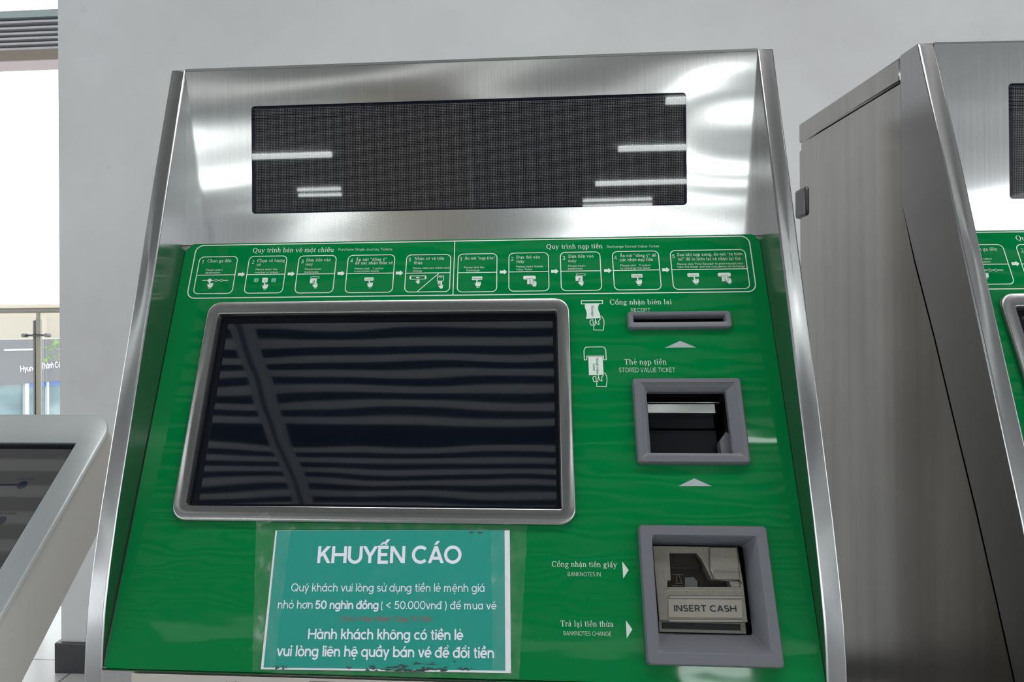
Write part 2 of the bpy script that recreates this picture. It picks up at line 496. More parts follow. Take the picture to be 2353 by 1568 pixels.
# sans letters drawn as even strokes on a geometric skeleton (units of 1/1000 em)
def _a(cx, cy, rx, ry, a0, a1, n=None):
    n = n or max(6, int(abs(a1 - a0) / 15))
    return [(cx + rx * math.cos(math.radians(a0 + (a1 - a0) * k / n)), cy + ry * math.sin(math.radians(a0 + (a1 - a0) * k / n))) for k in range(n + 1)]


def _o(cx, cy, rx, ry=None): return ('o', _a(cx, cy, rx, ry or rx, 0, 360, 28)[:-1])


SAN = {
    'a': (530, [_o(245, 250, 200, 208), [(445, 0), (445, 500)]]), 'b': (530, [[(75, 0), (75, 720)], _o(275, 250, 200, 208)]),
    'c': (455, [_a(250, 250, 200, 208, 45, 315)]), 'd': (530, [_o(245, 250, 200, 208), [(445, 0), (445, 720)]]),
    'e': (495, [[(55, 245)] + _a(250, 250, 200, 208, 0, 312)]), 'f': (280, [_a(225, 580, 100, 105, 75, 180) + [(125, 0)], [(20, 465), (260, 465)]]),
    'g': (530, [_o(245, 250, 200, 208), [(445, 500)] + _a(250, -5, 195, 160, 0, -145)]),
    'h': (500, [[(75, 0), (75, 720)], _a(250, 265, 175, 193, 180, 0) + [(425, 0)]]), 'i': (150, [[(75, 0), (75, 500)]]),
    'k': (440, [[(75, 0), (75, 720)], ('h', [(375, 500), (95, 200)]), ('h', [(205, 320), (395, 0)])]), 'l': (150, [[(75, 0), (75, 720)]]),
    'm': (770, [[(75, 0), (75, 500)], _a(212, 290, 137, 168, 180, 0) + [(349, 0)], _a(486, 290, 137, 168, 180, 0) + [(623, 0)]]),
    'n': (500, [[(75, 0), (75, 500)], _a(250, 265, 175, 193, 180, 0) + [(425, 0)]]), 'o': (500, [_o(250, 250, 200, 208)]),
    'p': (530, [[(75, -200), (75, 500)], _o(275, 250, 200, 208)]), 'q': (530, [_o(245, 250, 200, 208), [(445, -200), (445, 500)]]),
    'r': (320, [[(75, 0), (75, 500)], _a(235, 290, 160, 168, 180, 70)]),
    's': (400, [_a(195, 357, 130, 101, 25, 270, 14)[:-1] + _a(200, 149, 140, 107, 90, -155, 14)]),
    't': (310, [[(140, 650), (140, 130)] + _a(235, 135, 95, 93, 180, 290), [(20, 465), (285, 465)]]),
    'u': (500, [[(75, 500), (75, 235)] + _a(250, 235, 175, 193, 180, 360)[1:], [(425, 500), (425, 0)]]),
    'v': (450, [('h', [(45, 500), (225, 0), (405, 500)])]), 'w': (680, [('h', [(45, 500), (195, 0), (340, 490), (485, 0), (635, 500)])]),
    'x': (430, [('h', [(60, 500), (370, 0)]), ('h', [(370, 500), (60, 0)])]), 'y': (450, [('h', [(45, 500), (230, 20)]), ('h', [(405, 500), (140, -200)])]),
    'z': (420, [[(40, 460), (370, 460), (45, 42), (385, 42)]]),
    'A': (640, [('h', [(50, 0), (320, 700), (590, 0)]), [(135, 205), (505, 205)]]),
    'B': (560, [[(80, 0), (80, 700)], [(80, 658), (300, 658)] + _a(300, 512, 145, 146, 90, -90)[1:] + [(80, 366)], [(300, 366)] + _a(320, 205, 165, 161, 90, -90)[1:] + [(80, 44)]]),
    'C': (690, [_a(375, 350, 305, 310, 45, 315)]), 'D': (680, [[(80, 0), (80, 700)], [(80, 658), (290, 658)] + _a(300, 350, 300, 308, 90, -90)[1:] + [(80, 42)]]),
    'E': (510, [[(460, 658), (80, 658), (80, 42), (460, 42)], [(80, 355), (420, 355)]]), 'F': (490, [[(450, 658), (80, 658), (80, 0)], [(80, 345), (410, 345)]]),
    'G': (750, [_a(375, 350, 305, 310, 45, 360) + [(420, 350)]]), 'H': (680, [[(80, 0), (80, 700)], [(600, 0), (600, 700)], [(80, 355), (600, 355)]]),
    'I': (160, [[(80, 0), (80, 700)]]), 'J': (430, [[(340, 700), (340, 200)] + _a(200, 200, 140, 158, 0, -170)]),
    'K': (590, [[(80, 0), (80, 700)], ('h', [(480, 700), (100, 270)]), ('h', [(245, 430), (520, 0)])]), 'L': (480, [[(80, 700), (80, 42), (450, 42)]]),
    'M': (790, [[(80, 0), (80, 700)], ('h', [(90, 700), (395, 200), (700, 700)]), [(710, 700), (710, 0)]]), 'N': (670, [[(80, 0), (80, 700)], ('h', [(90, 700), (580, 0)]), [(590, 0), (590, 700)]]),
    'O': (750, [_o(375, 350, 305, 310)]), 'P': (560, [[(80, 0), (80, 700)], [(80, 658), (320, 658)] + _a(320, 480, 175, 178, 90, -90)[1:] + [(80, 302)]]),
    'Q': (750, [_o(375, 350, 305, 310), [(440, 210), (650, 0)]]),
    'R': (590, [[(80, 0), (80, 700)], [(80, 658), (320, 658)] + _a(320, 480, 170, 178, 90, -90)[1:] + [(80, 302)], ('h', [(310, 310), (505, 0)])]),
    'S': (540, [_a(265, 504, 180, 154, 30, 270, 14)[:-1] + _a(270, 196, 200, 154, 90, -150, 14)]), 'T': (570, [[(20, 658), (550, 658)], [(285, 658), (285, 0)]]),
    'U': (650, [[(75, 700), (75, 280)] + _a(325, 280, 250, 240, 180, 360)[1:-1] + [(575, 280), (575, 700)]]), 'V': (620, [('h', [(45, 700), (310, 0), (575, 700)])]),
    'W': (900, [('h', [(45, 700), (245, 0), (450, 690), (655, 0), (855, 700)])]), 'Y': (600, [('h', [(50, 700), (300, 290), (550, 700)]), [(300, 330), (300, 0)]]),
    '0': (560, [_o(280, 350, 220, 310)]), '1': (310, [[(40, 560), (200, 680), (200, 0)]]), '2': (520, [_a(255, 475, 190, 185, 165, -35) + [(60, 42), (480, 42)]]),
    '3': (520, [_a(245, 508, 165, 150, 150, -90, 12) + _a(250, 205, 190, 163, 90, -155, 14)[1:]]), '4': (560, [[(385, 0), (385, 670), (45, 180), (520, 180)]]),
    '5': (530, [[(440, 658), (140, 658), (105, 370)] + _a(255, 235, 200, 193, 125, -150, 16)]),
    '(': (250, [_a(330, 280, 240, 480, 125, 235)]), ')': (250, [_a(-80, 280, 240, 480, 55, -55)]), '<': (520, [[(450, 560), (70, 330), (450, 100)]]),
    "'": (130, [[(65, 700), (65, 520)]]), ' ': (230, []), '.': (150, []), ':': (150, []), '/': (350, [[(30, -60), (320, 720)]]),
}


def _h(pts, w):
    """slanted segments cut level at both ends"""
    out = []
    for (x0, y0), (x1, y1) in zip(pts, pts[1:]):
        k = w / 2 * math.hypot(x1 - x0, y1 - y0) / abs(y1 - y0)
        out.append([(x0 - k, y0), (x1 - k, y1), (x1 + k, y1), (x0 + k, y0)])
    return out


def sans(text, w=80, track=20):
    """even-stroke lettering of stroke width w, single-storey a"""
    x = 0; out = []
    for ch in text:
        dec = unicodedata.normalize('NFD', ch); base = dec[0]; mk = dec[1:]; bar = None
        if base in 'đĐ': bar = base; base = 'd' if base == 'đ' else 'D'
        adv, sk = SAN.get(base, SAN[' '])
        pol = []
        for p in sk: pol += stroke(p[1], w, True) if p[0] == 'o' else _h(p[1], w) if p[0] == 'h' else stroke(p, w)
        dot = w * 0.62
        if base == 'i' and not (set(mk) - {'\u0323'}): pol += _d(75, 640, dot)
        if base == '.': pol += _d(75, 50, dot)
        if base == ':': pol += _d(75, 50, dot) + _d(75, 430, dot)
        if bar == 'đ': pol += stroke([(250, 610), (530, 610)], w * 0.8)
        if bar == 'Đ': pol += stroke([(0, 355), (330, 355)], w * 0.9)
        if '\u031b' in mk: pol += stroke([(adv - 85, 455), (adv - 30, 480), (adv + 5, 530), (adv, 590)], w * 0.85)
        if mk: pol += marks(adv * 0.5, 700 if base.isupper() else 500, mk, w=w * 0.8)
        out += [[(px + x, py) for px, py in p] for p in pol]
        x += adv + track
    xs = [p[0] for q in out for p in q]
    a0 = min(xs); a1 = max(xs)
    return [[((px - a0) / 1000, py / 1000) for px, py in p] for p in out], (a1 - a0) / 1000


def place(poly_w, p0, p1, yr=1.0, ysize=None, shear=0.0):
    """fit text between baseline points p0 and p1 (frame coordinates)"""
    pol, w = poly_w
    d = Vector(p1) - Vector(p0); k = d.length / w; e = d.normalized(); u = Vector((-e.y, e.x)); ky = ysize or k * yr
    return [[tuple(Vector(p0) + e * (x * k + shear * y * ky) + u * (y * ky)) for x, y in p] for p in pol]


# ------------------------------------------------------------------ measured machine geometry
XL, XR = -0.5155, 0.3295                        # inner faces of the cheeks
TH = 0.0225                                     # cheek thickness
YD, ZT, ZB = 1.1293, 0.4040 + H, 0.1414 + H      # display panel plane, its top and bottom
YG, ZG = 0.8912, -0.4003 + H                    # lower edge of the green faceplate
ROOT = Vector((XL - TH, YD, 0.0))
WI = XR - XL
_t = Vector((0, YD - YG, ZB - ZG)); LG = _t.length; TV = _t.normalized(); NV = Vector((0, -TV.z, TV.y))
P0 = Vector((XL, YG, ZG))
CAM = Vector((0, 0, H))


def ray(px, py): return RX * ((px - CX) / FPX) + UX * ((CY - py) / FPX) + FW


def hit(px, py, p, n):
    d = ray(px, py); return CAM + d * ((p - CAM).dot(n) / d.dot(n))


def G(px, py, h=0.0):
    """point of the green faceplate (u from its left edge, v up from its lower edge) seen at a pixel"""
    q = hit(px, py, P0 + NV * h, NV) - P0
    return (q.x, q.dot(TV))


def gf(u, v, h): return P0 + Vector((u, 0, 0)) + TV * v + NV * h - ROOT        # faceplate frame -> machine local


def GR(*px, h=0.0):
    """mean rectangle u0,v0,u1,v1 of four measured corners TL TR BR BL"""
    c = [G(x, y, h) for x, y in px]
    return ((c[0][0] + c[3][0]) / 2, (c[2][1] + c[3][1]) / 2, (c[1][0] + c[2][0]) / 2, (c[0][1] + c[1][1]) / 2)


def df(u, z, h): return Vector((XL + u, YD - h, z)) - ROOT                       # display panel frame


def D(px, py): q = hit(px, py, Vector((0, YD, 0)), Vector((0, 1, 0))); return (q.x - XL, q.z)


# ------------------------------------------------------------------ the setting
WY = 2.90; WXL = -1.845
struct(MB().box(WXL, 9, WY, WY + 0.4, 0, 3.6).obj('wall_back', 'wall'))
struct(MB().box(WXL - 0.018, 9, WY - 0.018, WY + 0.418, 0, 0.118).obj('baseboard_back', 'base', bevel=0.003))
struct(MB().box(-9, 9, -16, 5.2, -0.12, 0).obj('floor', 'floor'))
struct(MB().box(-9, 9, -16.3, -16, 0, 3.6).obj('wall_front', 'hall'))
cb = MB()
k = 0; y = 4.62
CZ = H + 2.15
while y > -5.2:
    if not (-1.80 < y < -1.66): cb.box(-9, 9, y - 0.056, y, CZ, CZ + 0.006)
    y -= 0.126
struct(cb.obj('ceiling', 'strip'))
struct(MB().box(-9, 9, -16, y, CZ, CZ + 0.006).obj('ceiling_board', 'board'))
struct(MB().box(-9, 9, -16, 4.65, CZ + 0.12, CZ + 0.2).obj('ceiling_soffit', 'void'))
bb = MB().box(-1.545, -1.510, -14, 2.85, CZ - 0.06, CZ).box(-1.475, -1.44, -14, 2.85, CZ - 0.06, CZ).box(-1.51, -1.475, -14, 2.85, CZ - 0.02, CZ)
struct(bb.obj('trim_1', 'beam'))
struct(MB().box(-1.75, -0.55, -5.6, -5.0, 0, CZ).obj('wall_column', 'column'))

# fluorescent tubes of the hall ceiling (they show as bright streaks in the glass and steel)
TUBES = [
    (1.0, 2.5, -1.73, 'fluorescent tube mirrored beside the ticket card opening'),
    (-3.6, -2.5, -1.73, 'fluorescent tube mirrored high on the left steel frame edge'),
    (1.28, 1.85, -4.9, 'fluorescent tube mirrored below the banknote opening'),
    (-4.3, -2.3, -6.65, 'fluorescent tube mirrored in the upper left of the display glass'),
    (1.06, 2.7, -6.75, 'fluorescent tube mirrored in the upper right of the display glass'),
    (0.98, 3.2, -8.85, 'fluorescent tube mirrored second from top at the display right'),
    (-3.36, -2.72, -8.80, 'upper of the short tube pair mirrored in the lower left of the display glass'),
    (-3.48, -2.82, -9.25, 'lower of the short tube pair mirrored in the lower left of the display glass'),
    (0.896, 2.0, -10.25, 'upper of the tube pair mirrored lowest at the display right'),
    (0.936, 2.09, -10.8, 'lower of the tube pair mirrored lowest at the display right'),
    (-4.6, -2.2, -12.6, 'far fluorescent tube mirrored in the steel left below the display'),
    (0.6, 4.2, -13.3, 'far fluorescent tube mirrored in the steel right below the display'),
]
for x0, x1, ty, lb in TUBES:
    z = CZ - 0.015
    t = thing('fluorescent_light', lb, 'ceiling light', ((x0 + x1) / 2, ty, z), 'fluorescent lights of the hall ceiling')
    hw = (x1 - x0) / 2
    MB().tube([(-hw, 0, -0.02), (hw, 0, -0.02)], 0.022 if 'pair' in lb else 0.033, 10).obj('tube', 'tube', t, smooth=True)
    MB().box(-hw, hw, -0.03, 0.03, 0.012, 0.045).obj('housing', 'strip', t)

lp = thing('light_panel', 'long dim ceiling light panel mirrored across the steel above the display', 'ceiling light', (-0.4, -4.2, CZ - 0.035))
MB().box(-2.7, 2.6, -.17, .17, -.012, -.004).obj('diffuser', 'diffuser', lp)
MB().box(-2.72, 2.62, -.19, .19, -.004, .03).obj('housing', 'strip', lp)

for px_, lb in ((-0.35, 'added fill light panel above the left end of the machine row'), (1.15, 'added fill light panel above the middle of the machine row'), (2.75, 'added fill light panel above the second ticket machine')):  # unseen fill lights, added to brighten the faceplates, wall and kiosk
    lp = thing('fill_panel', lb, 'ceiling light', (px_, 0.52, CZ - 0.035), 'added fill panels above the machines')
    MB().box(-.6, .6, -.15, .15, -.012, -.004).obj('diffuser', 'fill_diffuser', lp)
    MB().box(-.62, .62, -.17, .17, -.004, .03).obj('housing', 'strip', lp)


# ------------------------------------------------------------------ ticket machine
def cheek_front():
    """front edge of the cheeks: depth y against height, straight slope bending upright at the bottom"""
    return [(1.1293, 0.404), (1.0700, 0.226), (1.0330, 0.1075), (0.9730, -0.0745), (0.9260, -0.2197), (0.9080, -0.285), (0.8975, -0.330), (0.8920, -0.370), (0.8890, -0.410), (0.8890, -H + 0.06)]


SEAM = [(0.0505, 0.404), (0.0505, 0.366), (0.0485, 0.183), (0.0157, 0.0985), (-0.0308, -0.0099), (-0.0734, -0.118), (-0.1168, -0.225), (-0.1564, -0.331), (-0.1822, -0.403), (-0.215, -0.50), (-0.215, -H + 0.06)]


def build_machine():
    root = thing('ticket_machine', 'large steel ticket machine with green faceplate, teal paper notice taped under its screen', 'ticket machine', ROOT, 'row of ticket machines')
    hl = H
    dep = 0.4165
    WO = WI + 2 * TH
    # cheeks (local x 0..TH and WO-TH..WO)
    prof = [(y - YD, z + H) for y, z in cheek_front()] + [(y - 0.002, z + H) for y, z in reversed(SEAM)]
    for x0, nm in ((0, 'a'), (WO - TH, 'b')):
        MB().prism(prof, x0, x0 + TH, lambda a, b_, h: Vector((h, a, b_))).obj('side_frame', 'steel_frame', root, bevel=0.0022)
    # rear cabinet: side skins (slightly bent in near the back), back, closed body
    zc = 0.3662 + H
    body = [(y + (0.0012 if z > 0.18 else 0.0045), z + H) for y, z in SEAM if z <= 0.3663] + [(dep, 0.06), (dep, zc)]
    body[0] = (body[0][0], zc - 0.003); body[-1] = (dep, zc - 0.003)
    ins = 0.0025
    for x0, s in ((ins, 1), (WO - ins, -1)):
        pb = [(min(a, 0.331), b_) for a, b_ in body]
        mb = MB().prism(pb, x0, x0 + s * 0.004, lambda a, b_, h: Vector((h, a, b_)))
        f = lambda a, b_, h, s=s, x0=x0: Vector((x0 + s * (h + max(0, a - 0.331) * 0.02), a, b_))
        mb.prism([(0.331, 0.06), (dep, 0.06), (dep, zc - 0.003), (0.331, zc - 0.003)], 0, 0.004, f)
        mb.obj('side_panel', 'steel_side', root)
    MB().box(0.02, WO - 0.02, dep - 0.006, dep, 0.06, zc - 0.006).obj('back_panel', 'steel_side', root)
    MB().box(ins, WO - ins, 0.0525, dep + 0.008, zc, 0.4043 + H).obj('top_cap', 'steel_side', root, bevel=0.004)
    MB().box(0.006, WO - 0.006, dep + 0.001, dep + 0.016, 0.08, zc - 0.012).obj('rear_door', 'steel_side', root, bevel=0.003)
    MB().box(-0.001, 0.052, dep - 0.03, dep + 0.024, 0.2203 + H, 0.2775 + H).obj('hinge', 'hinge', root, bevel=0.006)
    MB().box(-0.001, 0.052, dep - 0.03, dep + 0.024, 0.25, 0.307).obj('hinge', 'hinge', root, bevel=0.006)
    MB().box(0.03, WO - 0.03, -0.2, dep - 0.03, 0, 0.06).obj('plinth', 'base', root)
    MB().box(TH, WO - TH, 0.0, 0.0515, ZT - 0.0005, ZT + 0.0010).obj('top_strip', 'steel_frame', root)
    # display panel with a rounded window
    c = [D(577, 243), D(1577, 214), D(1578, 471), D(580, 492)]
    wx0 = (c[0][0] + c[3][0]) / 2; wx1 = (c[1][0] + c[2][0]) / 2; wz1 = (c[0][1] + c[1][1]) / 2; wz0 = (c[2][1] + c[3][1]) / 2
    MB().plate([(0, ZB - 0.004), (WI, ZB - 0.004), (WI, ZT), (0, ZT)], [rrect(wx0, wz0, wx1, wz1, 0.005)], -0.002, 0, df).obj('display_panel', 'steel_front', root)
    MB().box(0, WI, -0.0005, 0.0015, ZT - 0.003, ZT, lambda a, b_, z: df(a, z, b_)).obj('top_lip', 'steel_frame', root)
    dw = MB().plate(rrect(wx0 + .0003, wz0 + .0003, wx1 - .0003, wz1 - .0003, 0.005), [rrect(wx0 + 0.0062, wz0 + 0.003, wx1 - 0.0045, wz1 - 0.0045, 0.0005)], -0.004, -0.0005, df).obj('display_border', 'led_border', root)
    MB().prism(rrect(wx0 + 0.0062, wz0 + 0.003, wx1 - 0.0045, wz1 - 0.0045, 0.0005), -0.004, -0.00052, df).obj('display_matrix', 'led', root, label='dotted dark display matrix')
    # green faceplate with its openings
    scr = GR((508, 727), (1277, 719), (1292, 1168), (427, 1167))
    rec = GR((1440, 720.5), (1677, 719), (1680.6, 758), (1441.7, 759))
    tic = GR((1450, 874), (1697.6, 874), (1723, 1070.5), (1465, 1067.6))
    bnk = GR((1464, 1208), (1757, 1214), (1797, 1537), (1485, 1529.5))
    face_out = [(0.006, 0), (WI - 0.003, 0), (WI - 0.0005, 0.003)] + [(WI - 0.0005, LG - 0.012), (WI - 0.010, LG - 0.003), (0.012, LG - 0.003), (0.0005, LG - 0.014), (0.002, 0.0015), (0.0005, 0.005)]
    sh = lambda r, d: rrect(r[0] + d, r[1] + d, r[2] - d, r[3] - d, 0.003)
    face = MB().plate(face_out, [sh(scr, -0.004), sh(rec, 0.005), sh(tic, 0.006), sh(bnk, 0.01)], -0.003, 0.0, gf).obj('faceplate', 'green', root)
    MB().plate([(0, -0.004), (WI, -0.004), (WI, LG - 0.001), (0, LG - 0.001)], [sh(scr, -0.004), sh(rec, 0.005), sh(tic, 0.006), sh(bnk, 0.01)], -0.006, -0.003, gf).obj('backing_plate', 'steel', root)
    # lower steel panel below the faceplate, with a rounded nose
    zl = ZG
    low = [(YG - YD - 0.0035, zl - 0.0012), (YG - YD - 0.0035, 0.06), (YG - YD + 0.004, 0.06), (YG - YD + 0.006, zl - 0.001)]
    MB().prism(low, TH, WO - TH, lambda a, b_, h: Vector((h, a, b_))).obj('lower_panel', 'steel', root)
    for x0 in (TH, WO - TH):                       # small steel gussets in the lower corners of the faceplate
        pass
    # screen surround: lofted rounded frame, screen glass and gasket
    o = GR((482, 696), (1306, 691), (1325, 1207), (397, 1201))
    L = lambda r, d, h, rad: [gf(a, b_, h) for a, b_ in rrect(r[0] + d, r[1] + d, r[2] - d, r[3] - d, rad, 7)]
    MB().loft([L(o, 0, 0, .020), L(o, 0, .0050, .020), L(o, .0010, .0066, .0195), L(o, .0022, .0070, .019), L(scr, -.0022, .0070, .0045), L(scr, -.0008, .0064, .0035), L(scr, 0, .0045, .003), L(scr, .0015, -.006, .003)]).obj('screen_surround', 'steel_bezel', root, smooth=True)
    ss = (scr[0] + 0.0015, scr[1] + 0.0015, scr[2] - 0.0015, scr[3] - 0.0015)
    MB().plate(sh(ss, 0), [rrect(ss[0] + 0.010, ss[1] + 0.003, ss[2] - 0.004, ss[3] - 0.008, 0.001)], -0.0085, -0.0045, gf).obj('screen_gasket', 'rubber', root)
    MB().prism(rrect(ss[0] + 0.0095, ss[1] + 0.0025, ss[2] - 0.0035, ss[3] - 0.0075, 0.001), -0.0085, -0.0055, gf).obj('touch_screen', 'screen', root)
    # receipt slot
    ri = GR((1455.5, 731), (1664, 730), (1664, 743), (1455, 743))
    f_ = MB().loft([L(rec, 0, 0, .005), L(rec, 0, .0055, .005), L(rec, .0015, .0075, .004), L(ri, -.0025, .0075, .002), L(ri, -.0012, .0068, .0015), L(ri, 0, .004, .001), L(ri, .0003, -.004, .001)]).obj('receipt_slot', 'bezel_grey', root, smooth=True)
    MB().loft([L(ri, .0003, -.0041, .001), L(ri, -.002, -.006, .001), L(ri, -.002, -.035, .001)], cap1=True).obj('slot_cavity', 'black', f_)
    a = G(1494, 741); b_ = G(1627, 741)
    MB().box(a[0], b_[0], ri[1] - .001, ri[1] + 0.0022, -0.02, -0.004, gf).obj('paper_guide', 'bezel_grey', f_, bevel=.0005)
    # stored value ticket opening
    t1 = GR((1468.7, 885.7), (1684, 886), (1706, 1052), (1481, 1051))
    t2 = GR((1485, 901), (1667, 902), (1684, 1046), (1495, 1045))
    f_ = MB().loft([L(tic, 0, 0, .005), L(tic, 0, .0075, .005), L(tic, .002, .0100, .004), L(t1, -.001, .0100, .002), L(t1, .001, .0080, .002), L(t1, .0035, .0072, .002), L(t2, -.0015, .0030, .002), L(t2, 0, .0015, .002), L(t2, .0003, -.006, .002)]).obj('ticket_card_opening', 'bezel_grey', root, smooth=True)
    MB().loft([L(t2, .0003, -.0061, .002), L(t2, -.003, -.008, .002), L(t2, -.003, -.07, .002)], cap1=True).obj('cavity', 'black', f_)
    MB().box(t2[0] + .0015, t2[2] - .012, G(1570, 940)[1] - .002, G(1570, 921)[1], -0.028, -0.012, gf).obj('card_lip', 'steel', f_, bevel=.001)
    MB().box(t2[0] + .0015, t2[2] - .004, G(1570, 919)[1], G(1570, 914)[1], -0.022, -0.015, gf).obj('card_bar', 'steel', f_, bevel=.0015)
    MB().box(t2[0] + .001, t2[2] - .012, G(1570, 972)[1], G(1570, 939)[1], -0.045, -0.026, gf).obj('card_flap', 'dark_plastic', f_, bevel=.001)
    MB().box(t2[0] + .001, t2[2] - .010, t2[1] - .002, G(1570, 973)[1], -0.05, -0.030, gf).obj('card_tray', 'dark_plastic', f_, bevel=.001)
    MB().prism([(t2[2] - .011, t2[1]), (t2[2] + .002, t2[1]), (t2[2] + .002, t2[1] + .030), (t2[2] - .002, t2[1] + .034), (t2[2] - .011, t2[1] + .022)], -0.05, -0.012, gf).obj('cavity_cheek', 'bezel_grey', f_)
    # banknote opening
    n1 = GR((1495.5, 1235.7), (1734, 1238), (1765, 1504), (1513, 1498))
    md = GR((1504, 1253), (1710, 1255), (1723.5, 1454), (1515, 1452))
    floor_r = (n1[0] + .003, n1[1] + .021, n1[2] - .010, n1[3] - .0065)
    f_ = MB().loft([L(bnk, 0, 0, .005), L(bnk, 0, .0085, .005), L(bnk, .0018, .0112, .004), L(n1, -.0018, .0112, .003), L(n1, 0, .0095, .003), L(floor_r, 0, -.020, .003)]).obj('banknote_opening', 'bezel_grey', root, smooth=True)
    MB().loft([L(floor_r, 0, -.0201, .003), L(floor_r, -.004, -.022, .003), L(floor_r, -.004, -.075, .003)], cap1=True).obj('cavity', 'black', f_)
    # acceptor: worn metal snout, notch with a note ramp, plate with lettering
    X = lambda px, py: G(px, py, -0.012)
    A0, A1 = md[0], md[2]; B0, B1 = md[1], md[3]
    ac = thing_part = MB()
    def c7(x, y): return X(1240 + x / 3.268, 1180 + y / 3.268)
    notch = [c7(968, 302), c7(1172, 302), c7(1210, 330), c7(1285, 495), c7(1500, 510), c7(1510, 578), c7(960, 575), c7(958, 508), c7(985, 508)]
    notch = [c7(970, 300), c7(1175, 302), c7(1212, 345), c7(1288, 500), c7(1420, 512), c7(1500, 512), c7(1510, 578), c7(958, 575), c7(955, 508), c7(985, 506)]
    outer = [(A0 + .0015, B0 + .012), (A1 - .001, B0 + .012), (A1 - .001, B0 + .095 * 0.6), (A1 - .003, B1), (A0, B1), (A0 + .0005, B0 + .06)]
    MB().plate(outer, [notch], -0.045, -0.010, gf).obj('acceptor_snout', 'champagne', f_, bevel=.0012)
    MB().prism([(A0 + .0015, B0), (A1 - .001, B0), (A1 - .001, B0 + .0125), (A0 + .0015, B0 + .0125)], -0.045, -0.020, gf).obj('change_slot_body', 'champagne', f_, bevel=.001)
    MB().box(A0 + .006, A1 - .008, B0 + .0035, B0 + .0105, -0.021, -0.0185, gf).obj('change_slot', 'black', f_)
    MB().prism([c7(955, 300), c7(1200, 300), c7(1290, 500), c7(1505, 510), c7(1512, 580), c7(950, 578)], -0.044, -0.030, gf).obj('note_ramp', 'smoked', f_)
    MB().prism([c7(972, 302), c7(1178, 302), c7(1238, 398), c7(985, 395)], -0.030, -0.022, gf).obj('note_ramp_upper', 'smoked', f_, bevel=.001)
    MB().prism([c7(1110, 470), c7(1175, 468), c7(1205, 500), c7(1205, 545), c7(1110, 545)], -0.0298, -0.0290, gf).obj('note_sensor', 'hinge', f_)
    ng = []
    ng += stroke([c7(1010, 535), c7(1100, 535)], .0007) + stroke([c7(1035, 515), c7(1095, 515)], .0007) + stroke([c7(1050, 515), c7(1045, 450), c7(1065, 448), c7(1085, 512)], .0006) + stroke([c7(1010, 448), c7(1100, 448)], .0004)
    MB().flat(ng, gf, -0.0288).obj('note_symbol', 'champagne', f_)
    MB().prism([c7(1268, 258), c7(1478, 262), c7(1498, 460), c7(1496, 505), c7(1300, 500), c7(1275, 420)], -0.012, -0.0065, gf).obj('acceptor_cover', 'champagne', f_, bevel=.0015)
    MB().prism([c7(1425, 512), c7(1500, 515), c7(1502, 552), c7(1440, 552)], -0.03, -0.012, gf).obj('note_guide', 'champagne_light', f_)
    MB().prism([c7(958, 556), c7(1508, 556), c7(1514, 580), c7(956, 578)], -0.030, -0.010, gf).obj('note_lip', 'champagne', f_, bevel=.0008)
    for ya, yb in ((617, 640), (795, 817)):
        MB().prism([c7(962, ya), c7(1517, ya + 3), c7(1518, yb), c7(962, yb - 2)], -0.0099, -0.0097, gf).obj('groove', 'hinge', f_)
        MB().prism([c7(972, ya + 7), c7(1517, ya + 10), c7(1518, yb), c7(972, yb - 2)], -0.0097, -0.0088, gf).obj('rib', 'champagne_light', f_)
    MB().prism([c7(962, 647), c7(1515, 651), c7(1518, 788), c7(964, 782)], -0.0100, -0.0092, gf).obj('name_plate', 'champagne_light', f_, bevel=.0003)
    MB().flat(place(sans('INSERT CASH', 135, 55), c7(1008, 738), c7(1476, 742), 0.88), gf, -0.0090).obj('plate_lettering', 'black_ink', f_)
    MB().flat(place(sans('GRGBanking', 70), c7(1303, 455), c7(1497, 458), 1.0), gf, -0.0063).obj('cover_lettering', 'hinge', f_)
    # indicator windows
    for tri in (((1562.6, 784), (1528, 799.7), (1600, 799)), ((1595, 1100), (1558, 1118), (1636, 1118))):
        MB().prism([G(*p) for p in tri], -0.001, 0.0004, gf).obj('indicator_window', 'lamp_grey', root)
    # ---------------------------------------------------------------- printing on the faceplate
    pr = []; teal = []; grn = []
    LW = 0.00125
    q = GR((450, 563), (1722, 545), (1737, 673), (432, 684))
    pr += stroke(rrect(*q, 0.012, 6), LW * 1.25, True)
    dv = (G(1045, 558)[0] + G(1041, 676.8)[0]) / 2
    pr += stroke([(dv, q[1]), (dv, q[3])], LW)
